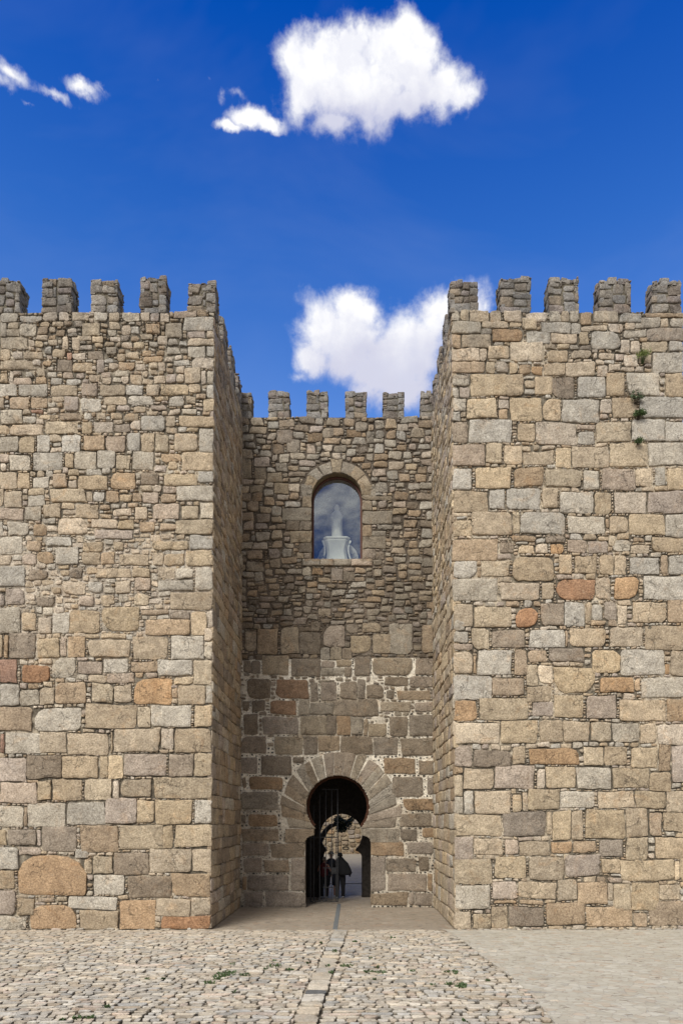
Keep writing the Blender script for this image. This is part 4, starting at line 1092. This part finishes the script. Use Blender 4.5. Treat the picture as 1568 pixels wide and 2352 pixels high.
while y < 17.62:
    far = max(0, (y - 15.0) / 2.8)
    dpt = ru(.10, .165)
    if y + dpt > 17.66: dpt = 17.68 - y
    if dpt < .05: break
    x = -.66 * y - 2.6; xe = edge_x(y)
    while x < xe + ru(-.45, .45):
        L = ru(.12, .27) if rnd() < .88 else ru(.30, .50)
        sxx = strip_x(y)
        if x < sxx < x + L: L = max(.07, sxx - x)
        if abs(x - sxx) < .02 or (x > sxx - .02 and x < sxx + .3): x = max(x, sxx + .38); continue
        sink = .016 * far + max(0, (x - xe + .9) / .9) * .012
        c = tint(random.choice(COBP), .16)
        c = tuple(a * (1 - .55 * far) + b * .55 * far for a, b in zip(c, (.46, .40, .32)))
        g = ru(.020, .038) * (1 - .6 * far)
        if rnd() < .2 and L > .24:
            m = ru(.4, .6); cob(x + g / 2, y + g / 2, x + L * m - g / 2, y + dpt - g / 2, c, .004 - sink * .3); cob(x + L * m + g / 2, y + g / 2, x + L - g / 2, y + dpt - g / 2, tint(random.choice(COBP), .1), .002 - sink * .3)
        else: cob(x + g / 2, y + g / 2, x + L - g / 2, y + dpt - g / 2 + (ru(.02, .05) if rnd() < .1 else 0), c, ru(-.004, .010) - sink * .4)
        x += L
    y += dpt
for xa_, xb_, den in ((XLO, XLI, .35), (XRI + .1, XRO, .85)):   # low footing stones and grit along the tower bases
    x = xa_
    while x < xb_:
        L = ru(.08, .26)
        if rnd() < den:
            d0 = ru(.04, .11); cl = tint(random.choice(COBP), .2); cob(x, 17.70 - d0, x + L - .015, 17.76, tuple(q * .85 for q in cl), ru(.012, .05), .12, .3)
        x += L
y = 8.2; k = 0
while y < 17.6:
    L = ru(.26, .62); sxx = strip_x(y); dark = 10.9 < y < 11.4 and k == 0
    if dark: k = 1
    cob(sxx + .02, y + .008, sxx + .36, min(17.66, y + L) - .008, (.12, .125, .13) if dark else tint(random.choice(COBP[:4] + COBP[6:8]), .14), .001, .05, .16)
    y += L
# bedding earth of the cobbles
nb_ = len(mb.v); nx, ny = 90, 80
for j in range(ny + 1):
    Y = 8.0 + (17.72 - 8.0) * j / ny
    x0 = -.68 * Y - 2.9; x1 = edge_x(Y) + .12
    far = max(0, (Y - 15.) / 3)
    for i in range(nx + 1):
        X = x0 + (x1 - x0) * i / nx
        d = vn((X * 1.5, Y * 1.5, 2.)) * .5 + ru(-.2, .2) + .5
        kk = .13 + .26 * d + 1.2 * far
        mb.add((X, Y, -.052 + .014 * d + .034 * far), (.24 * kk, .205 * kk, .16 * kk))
for j in range(ny):
    for i in range(nx):
        a = nb_ + j * (nx + 1) + i; mb.face((a, a + 1, a + nx + 2, a + nx + 1), 1, True)
struct(mb.build('cobblestone_paving', [M_COB, M_MORTAR]))

# weeds in the joints
mb = MB()
patches = [(1390, 3867, 36), (1515, 3893, 34), (1470, 3890, 20), (1338, 3806, 12), (1340, 3812, 10), (1093, 3868, 34), (905, 3900, 46), (885, 3910, 40), (870, 3920, 20), (925, 3893, 20), (980, 3903, 26),
           (1160, 3883, 18), (1504, 3872, 12), (1325, 3893, 14), (840, 3935, 26), (1498, 3922, 8), (1785, 3942, 8), (1802, 3939, 16), (1845, 3945, 30), (1843, 3950, 26), (1788, 3891, 16), (1820, 3890, 14),
           (1285, 3775, 9), (1420, 3770, 14), (1570, 3755, 14), (305, 4078, 22), (360, 4075, 26), (430, 4033, 14), (250, 4085, 12), (650, 3920, 10), (590, 3921, 14), (935, 3973, 8), (1060, 3880, 8),
           (1310, 3868, 12), (1650, 3888, 10), (1820, 3897, 10), (1950, 3925, 10), (1480, 3835, 8), (1230, 3855, 9), (1725, 3945, 10), (1860, 4088, 12), (1100, 3845, 8), (930, 3860, 8)]
for (sx_, sy_, r) in patches:
    X, Y = gp(sx_ * .57415, sy_ * .57415); rr = r * .57415 / 1568 * Y * .8
    for q in range(int(r * 1.5)):
        a = ru(0, 6.28); d = math.sqrt(rnd()) * rr; x = X + d * math.cos(a) * 1.1; y = Y + d * math.sin(a) * .9
        hgt = ru(.015, .05); w_ = ru(.008, .018); b = ru(0, 6.28); lx, ly = math.cos(b), math.sin(b); tx, ty = ru(-.04, .04), ru(-.04, .04)
        i0 = [mb.add(p, (0, 0, 0)) for p in ((x - lx * w_ * .4, y - ly * w_ * .4, -.01), (x + lx * w_ * .4, y + ly * w_ * .4, -.01), (x + lx * w_ + tx * .6, y + ly * w_ + ty * .6, hgt * .7), (x + tx, y + ty, hgt), (x - lx * w_ + tx * .6, y - ly * w_ + ty * .6, hgt * .7))]
        mb.face(i0)
tag(mb.build('weeds', M_LEAF), 'small green weeds scattered in the joints between the cobblestones', 'weeds', kind='stuff')

# ------------------------------------------------------------------ plants rooted in the right tower
random.seed(66)
def wall_plant(label, sx_, sy_, hgt, wid, kind, n, m):
    X = (sx_ * .57415 - 809) / 1568 * (YF - .1); Z = CAMZ - (sy_ * .57415 - 1888) / 1568 * (YF - .1)
    base = (X, YF - .02, Z); t = thing('wall_plant', label, 'plant', base, 'plants growing out of the right tower')
    mb = MB(); stems = []
    for i in range(n):
        a = ru(-1, 1); tip = (X + a * wid, YF - ru(.05, .22), Z + hgt * ru(.4, 1) * (1 - .35 * abs(a)))
        mid = (X + a * wid * .4, YF - ru(.08, .16), Z + hgt * .45)
        tube(mb, [(X + ru(-.03, .03), YF, Z - .02), mid, tip], [.006, .004, .002], 4); stems.append((mid, tip))
    mb.build('stem', M_BARK if kind == 'leafy' else M_LEAF, t, base)
    mb = MB()
    for (mid, tip) in stems:
        for k in range(26 if kind != 'grass' else 12):
            f = rnd(); c = [mid[q] + (tip[q] - mid[q]) * f + ru(-.035, .035) for q in range(3)]
            L = ru(.03, .06) if kind != 'grass' else ru(.06, .12); w_ = L * (.32 if kind != 'grass' else .08)
            d = Vector((ru(-1, 1), ru(-1, .3), ru(-.6, 1))).normalized(); s = d.cross(Vector((ru(-1, 1), ru(-1, 1), ru(-1, 1)))).normalized()
            c = Vector(c); ids = [mb.add(tuple(p), (0, 0, 0)) for p in (c, c + d * L * .5 + s * w_, c + d * L, c + d * L * .5 - s * w_)]
            mb.face(ids)
    mb.build('leaves', m, t, base); return t
M_PLY = plain("yellow_green_leaf", (.15, .19, .05), .7, 0, 0, 12, .3)
wall_plant('light feathery grass tuft near the top of the right tower', 2573, 1448, .36, .17, 'grass', 16, M_PLY)
wall_plant('sparse grey-green plant with thin stems on the right tower, above the dense bush', 2546, 1612, .30, .20, 'leafy', 9, plain("greyish_leaf", (.075, .11, .055), .7, 0, 0, 12, .3))
wall_plant('dense dark green leafy bush on the right tower', 2555, 1675, .24, .15, 'leafy', 26, M_LEAF)
wall_plant('tiny green sprout on the right tower, lowest of the plants', 2552, 1776, .12, .07, 'leafy', 9, M_LEAF)

# ------------------------------------------------------------------ beyond the gate
random.seed(77)
WY = 46.0; WB = dZ(1962, WY)
fw = thing('courtyard_wall', 'sunlit rough stone wall seen through the gateway', 'wall', (0, WY, 1))
mb = MB(); mb.box(-7, 7, WY + .08, WY + .6, 0, 7.5, (.3, .25, .2), 1)
w = Wall(mb, Frame((0, WY, 0), (1, 0, 0), (0, 0, 1)), -3.6, WB - .2, 2.4, 4.6)
nx_, nz_ = (dX(793.6, WY), dZ(1949, WY))
w.mark(nx_ - .28, nz_ - .16, nx_ + .28, nz_ + .16)
w.fill((.5, .34), lambda u, v: tuple(x * .62 for x in pick('toykoO')), packed=True, minw=8, minh=6, gap=2, cut=.3, h=(.02, .07), skew=.08)
w.fill((.16, .1), 'tykopg', minw=3, minh=3, cut=.3)
w.mortar(lambda u, v: (.34, .28, .2))
mb.build('masonry', [M_STONE, M_MORTAR], fw, (0, WY, 1))
mb = MB(); cvs = []
pts = [(nx_ - .24, nz_ + .05), (nx_ - .17, nz_ - .09), (nx_ + .17, nz_ - .09), (nx_ + .24, nz_ + .05), (nx_ + .12, nz_ + .13), (nx_ - .12, nz_ + .13)]
a = [mb.add((x, WY - .04, z), (.1, .08, .06)) for x, z in pts]; c_ = [mb.add((nx_ + (x - nx_) * .7, WY - .04, nz_ + (z - nz_) * .7), (.1, .08, .06)) for x, z in pts]
d_ = [mb.add((nx_ + (x - nx_) * .65, WY + .06, nz_ + (z - nz_) * .65), (.02, .02, .02)) for x, z in pts]
for i in range(6): j = (i + 1) % 6; mb.face((a[i], a[j], c_[j], c_[i])); mb.face((c_[i], c_[j], d_[j], d_[i]))
mb.face(d_)
mb.build('drain_spout', [M_DARKIN], fw, (0, WY, 1))
M_RAMP = pave_mat("grey_ramp", (.27, .245, .205), (.32, .29, .25), (.17, .15, .125), 9, .2)
mb = MB()
ks = [mb.add(p, (.3, .3, .3)) for p in ((-7, 26.0, 0), (7, 26.0, 0), (7, WY + .1, WB), (-7, WY + .1, WB), (-7, 26.0, -.3), (7, 26.0, -.3), (7, WY + .1, -.3), (-7, WY + .1, -.3))]
for q in ((0, 1, 2, 3), (4, 5, 1, 0), (1, 5, 6, 2), (3, 2, 6, 7), (0, 3, 7, 4), (7, 6, 5, 4)): mb.face([ks[i] for i in q])
struct(mb.build('ramp', M_RAMP))
mb = MB(); yq = 29.5; zq = WB * (yq - 26) / (WY + .1 - 26)
mb.box(-5, 5, yq, yq + .12, zq, zq + .035, (.5, .5, .5)); struct(mb.build('ramp_joint', plain("pale_kerb", (.28, .27, .26), .8)))
for s, x in ((-1, -7.2), (1, 7.0)):
    mb = MB(); mb.box(x, x + .3, 27.0, WY + .5, 0, 3.5, (.3, .26, .2)); t = tag(mb.build('side_wall', M_MORTAR), 'plain wall closing the left side of the courtyard' if s < 0 else 'plain wall closing the right side of the courtyard', 'wall')
# crooked tree with dark foliage
TY = 27.3
def tp(x, y): 
    a, b = gpt(x, y, TY); return (a, TY, b)
tree = thing('crooked_tree', 'dark crooked tree with a bent trunk and spiky leaves behind the gateway', 'tree', (tp(560, 1180)[0] - .3, TY, .25))
tb = tuple(tree.location)
mb = MB()
tube(mb, [(tb[0], TY, .2), (tb[0] - .05, TY, .9), (tb[0] + .05, TY, 1.5), tp(585, 1100), tp(640, 1010), tp(700, 955), tp(770, 940), tp(830, 965)], [.2, .17, .15, .125, .105, .09, .075, .06], 10)
mb.build('trunk', M_BARK, tree, tb)
mb = MB(); tube(mb, [tp(800, 950), tp(870, 940), tp(920, 890), tp(965, 845)], [.075, .08, .06, .03], 8); tube(mb, [tp(770, 945), tp(780, 880), tp(800, 840)], [.05, .04, .02], 7); tube(mb, [tp(830, 960), tp(840, 1010)], [.05, .02], 7)
mb.build('branch', M_BARK, tree, tb)
mb = MB()
for (cx, cy, rx, ry, n) in ((790, 885, 52, 50, 420), (830, 985, 62, 48, 420), (900, 940, 50, 50, 240), (950, 880, 34, 36, 140), (860, 900, 40, 30, 120)):
    for q in range(n):
        a = ru(0, 6.28); d = math.sqrt(rnd()); x = cx + rx * d * math.cos(a); y = cy + ry * d * math.sin(a); c = Vector(tp(x, y)) + Vector((0, ru(-.28, .28), 0))
        dd = Vector((ru(-1, 1), ru(-1, 1), ru(-1, .8))).normalized(); s = dd.cross(Vector((ru(-1, 1), ru(-1, 1), ru(-1, 1)))).normalized(); L = ru(.06, .13)
        mb.face([mb.add(tuple(p), (0, 0, 0)) for p in (c, c + dd * L * .5 + s * L * .2, c + dd * L, c + dd * L * .5 - s * L * .2)])
mb.build('crown', M_LEAFD, tree, tb)

# lower town walls running on from the outer sides of the towers
random.seed(88)
zt_ = dZ(1218, 19.2)
for sg, lab in ((1, 'lower stone town wall running on behind the right edge of the right tower'), (-1, 'lower stone town wall running on behind the left edge of the left tower')):
    mb = MB(); xo = XRO if sg > 0 else XLO
    xa, xb = (xo - .1, 22) if sg > 0 else (-22, xo + .1)
    mb.box(xa, xb, 19.32, 21, 0, zt_ - .03, (.25, .21, .16), 1)
    w = Wall(mb, Frame((0, 19.24, 0), (1, 0, 0), (0, 0, 1)), (xo - .05) if sg > 0 else xo - 4.0, 0.0, xo + 4.0 if sg > 0 else xo + .05, zt_)
    w.rubble('tykogp', big=(.62, .38))
    w.mortar(mort_tower, step=.1)
    tag(mb.build('town_wall', [M_STONE, M_MORTAR]), lab, 'wall')

# ------------------------------------------------------------------ people in the passage
def skin_mesh(name, chain, m, parent, base, sub=2):
    """chain: list of (parent index, (x,y,z), radius); one continuous surface"""
    bm = bmesh.new(); sl = bm.verts.layers.skin.verify(); vs_ = []
    for (p, co, r) in chain:
        v = bm.verts.new((co[0], co[1], co[2])); rr = r if isinstance(r, tuple) else (r, r)
        v[sl].radius = rr; vs_.append(v)
    for i, (p, co, r) in enumerate(chain):
        if p is not None: bm.edges.new((vs_[p], vs_[i]))
    vs_[0][sl].use_root = True
    me = bpy.data.meshes.new(name); bm.to_mesh(me); bm.free(); me.materials.append(m)
    o = bpy.data.objects.new(name, me); scene.collection.objects.link(o); o.parent = parent
    a = o.modifiers.new('Skin', 'SKIN'); a.use_smooth_shade = True
    b = o.modifiers.new('Subd', 'SUBSURF'); b.levels = sub; b.render_levels = sub
    return o
def cloak(name, rows, m, parent, seg=22):
    """open or closed garment from elliptical rows (x, y, z, rx, ry)"""
    mb = MB(); rr = []
    for (x, y, z, rx, ry) in rows:
        rr.append([mb.add((x + rx * (1 + .03 * math.sin(5 * a_ * 6.2832 / seg)) * math.cos(2 * math.pi * a_ / seg), y + ry * math.sin(2 * math.pi * a_ / seg), z + .01 * math.sin(a_ * 1.9)), (0, 0, 0)) for a_ in range(seg)])
    for a, b in zip(rr, rr[1:]):
        for k in range(seg): j = (k + 1) % seg; mb.face((a[k], a[j], b[j], b[k]), 0, True)
    mb.face(rr[0][::-1]); mb.face(rr[-1])
    return mb.build(name, m, parent)
def person(label, loc, H, shirt, legs, skin_m, stance=.11, stride=.0, arms=(), rot=0, hem=None, bare_legs=False, headcover=None, hair=None, group='visitors in the gateway'):
    t = thing('person', label, 'person', loc, group); t.rotation_euler = (0, 0, rot)
    k = H / 1.70
    def S(l): return [(p, tuple(c * k for c in co), r * k if not isinstance(r, tuple) else tuple(x * k for x in r)) for p, co, r in l]
    L, Rr = -stance, stance
    body = [(None, (0, 0, .93), (.15, .11)), (0, (0, 0, 1.08), (.13, .10)), (1, (0, 0, 1.26), (.155, .11)), (2, (0, 0, 1.38), (.13, .09)), (3, (0, 0, 1.46), .055), (4, (0, -.01, 1.53), .058),
            (5, (0, -.01, 1.60), (.078, .092)), (6, (0, -.01, 1.66), (.06, .07)),
            (0, (L * .8, 0, .86), .095), (8, (L, -stride * .5, .50), .062), (9, (L, stride * .2 - stride, .09), .042), (10, (L - .01, -stride - .12, .04), .035),
            (0, (Rr * .8, 0, .86), .095), (12, (Rr, stride * .4, .50), .062), (13, (Rr, stride, .09), .042), (14, (Rr + .01, stride - .12, .04), .035)]
    n = len(body)
    for s, (el, ha) in zip((-1, 1), arms):
        sh_ = (s * .19, 0, 1.36)
        body.append((3, sh_, .055)); i = len(body) - 1
        body.append((i, el, .042)); body.append((i + 1, ha, .030)); h_i = len(body) - 1
        d = (Vector(ha) - Vector(el)).normalized()
        sd_ = d.cross(Vector((0, 1, 0))).normalized()
        palm = Vector(ha) + d * .06; body.append((h_i, tuple(palm), (.036, .018))); pi = len(body) - 1
        for q, (o_, L_) in enumerate(((-.03, .06), (-.01, .075), (.01, .07), (.03, .055))):
            f1_ = palm + sd_ * o_ + d * L_ * .55; f2_ = palm + sd_ * o_ * 1.05 + d * L_ + Vector((0, -.02, 0))
            body.append((pi, tuple(f1_), .009)); body.append((len(body) - 1, tuple(f2_), .008))
        th = Vector(ha) + d * .035 - sd_ * .045; body.append((h_i, tuple(th), .011)); body.append((len(body) - 1, tuple(th + d * .035), .009))
    skin_mesh('body', S(body), skin_m, t, loc)
    # nose, ears and shoes
    mb = MB(); tube(mb, [(0, -.085 * k, 1.605 * k), (0, -.112 * k, 1.575 * k), (0, -.09 * k, 1.565 * k)], [.008, .014, .010], 6)
    mb.build('nose', skin_m, t)
    for s in (-1, 1):
        mb = MB(); tube(mb, [(s * .08 * k, 0, 1.61 * k), (s * .09 * k, .01, 1.585 * k), (s * .078 * k, 0, 1.56 * k)], [.008, .014, .008], 6)
        mb.build('ear', skin_m, t)
    cloak('shirt', [(x, y, z * k, rx * k, ry * k) for x, y, z, rx, ry in ((0, 0, .90, .185, .135), (0, 0, 1.0, .175, .13), (0, 0, 1.15, .175, .13), (0, 0, 1.30, .20, .13), (0, 0, 1.40, .18, .11), (0, 0, 1.46, .07, .07))], shirt, t)
    hemz = .02 if not bare_legs else .46
    for s, yy in ((-1, -stride), (1, stride)):
        f = 1 if hemz < .1 else .5
        tp_ = [(s * stance * .85 * k, 0, .93 * k, .115 * k, .125 * k), (s * stance * k, yy * .35 * k, .70 * k, .105 * k, .11 * k), (s * stance * k, yy * .5 * k, .47 * k, .088 * k, .092 * k)]
        if not bare_legs: tp_ += [(s * stance * k, yy * .8 * k, .25 * k, .072 * k, .078 * k), (s * stance * k, yy * k, .07 * k, .068 * k, .075 * k)]
        cloak('trouser_leg' if not bare_legs else 'shorts_leg', tp_[::-1], legs, t, 14)
        mb = MB(); cx, cy = s * stance * k, (yy - .05) * k; rows = []
        for z, a_, b_ in ((0, .045, .13), (.03, .05, .135), (.06, .042, .10), (.085, .035, .06)):
            rows.append([mb.add((cx + a_ * math.cos(6.2832 * q / 12), cy + (0.03 if z > .05 else 0) + b_ * math.sin(6.2832 * q / 12), z), (0, 0, 0)) for q in range(12)])
        for a, b in zip(rows, rows[1:]):
            for q in range(12): j = (q + 1) % 12; mb.face((a[q], a[j], b[j], b[q]), 0, True)
        mb.face(rows[0][::-1]); mb.face(rows[-1]); mb.build('shoe', M_SHOE, t)
    if hair or headcover:
        m = headcover or hair
        rows = [(0, .012, 1.575 * k, .088 * k, .10 * k), (0, .008, 1.63 * k, .092 * k, .105 * k), (0, .005, 1.68 * k, .075 * k, .085 * k), (0, .0, 1.71 * k, .04 * k, .045 * k)]
        if headcover: rows = [(0, 0, 1.625 * k, .155 * k, .165 * k), (0, 0, 1.635 * k, .10 * k, .11 * k), (0, .0, 1.67 * k, .092 * k, .10 * k), (0, .0, 1.715 * k, .07 * k, .075 * k)]
        cloak('hat' if headcover else 'hair', rows, m, t, 20)
    return t
pY = 25.0
pa = person('person walking away in a black cape and black trousers, right of the bars', (dX(781, pY), pY, 0), 1.66, M_BLACK, M_BLACK, M_BLACK, .10, .14,
            arms=(((-.30, -.02, 1.12), (-.34, -.06, .92)), ((.30, .02, 1.12), (.36, .02, .90))), rot=R(176), hair=M_BLACK)
cl = cloak('cape', [(-.16, .02, .86, .24, .20), (-.14, .02, .92, .30, .21), (-.10, .02, 1.08, .29, .20), (-.05, .02, 1.28, .24, .16), (0, .01, 1.42, .15, .12), (0, .01, 1.50, .085, .085)], M_BLACK, pa)
pb = person('person in a brimmed hat and dark shorts with bare calves, behind the bars', (dX(760.5, pY + .15), pY + .15, 0), 1.68, M_NAVY, M_NAVY, M_SKIN, .13, .04,
            arms=(((-.30, .0, 1.12), (-.28, -.1, .90)), ((.30, .0, 1.12), (.27, -.1, .90))), rot=R(180), bare_legs=True, headcover=M_HAT)
pc = person('shorter fair-haired person in a dark red top, leftmost behind the gate bars', (dX(744, 25.05), 25.05, 0), 1.50, M_RED, M_BLACK, M_SKIN, .10, .03,
            arms=(((-.28, -.02, 1.14), (-.20, -.2, 1.0)), ((.28, -.02, 1.14), (.22, -.22, 1.0))), rot=R(160), hair=M_HAIR)
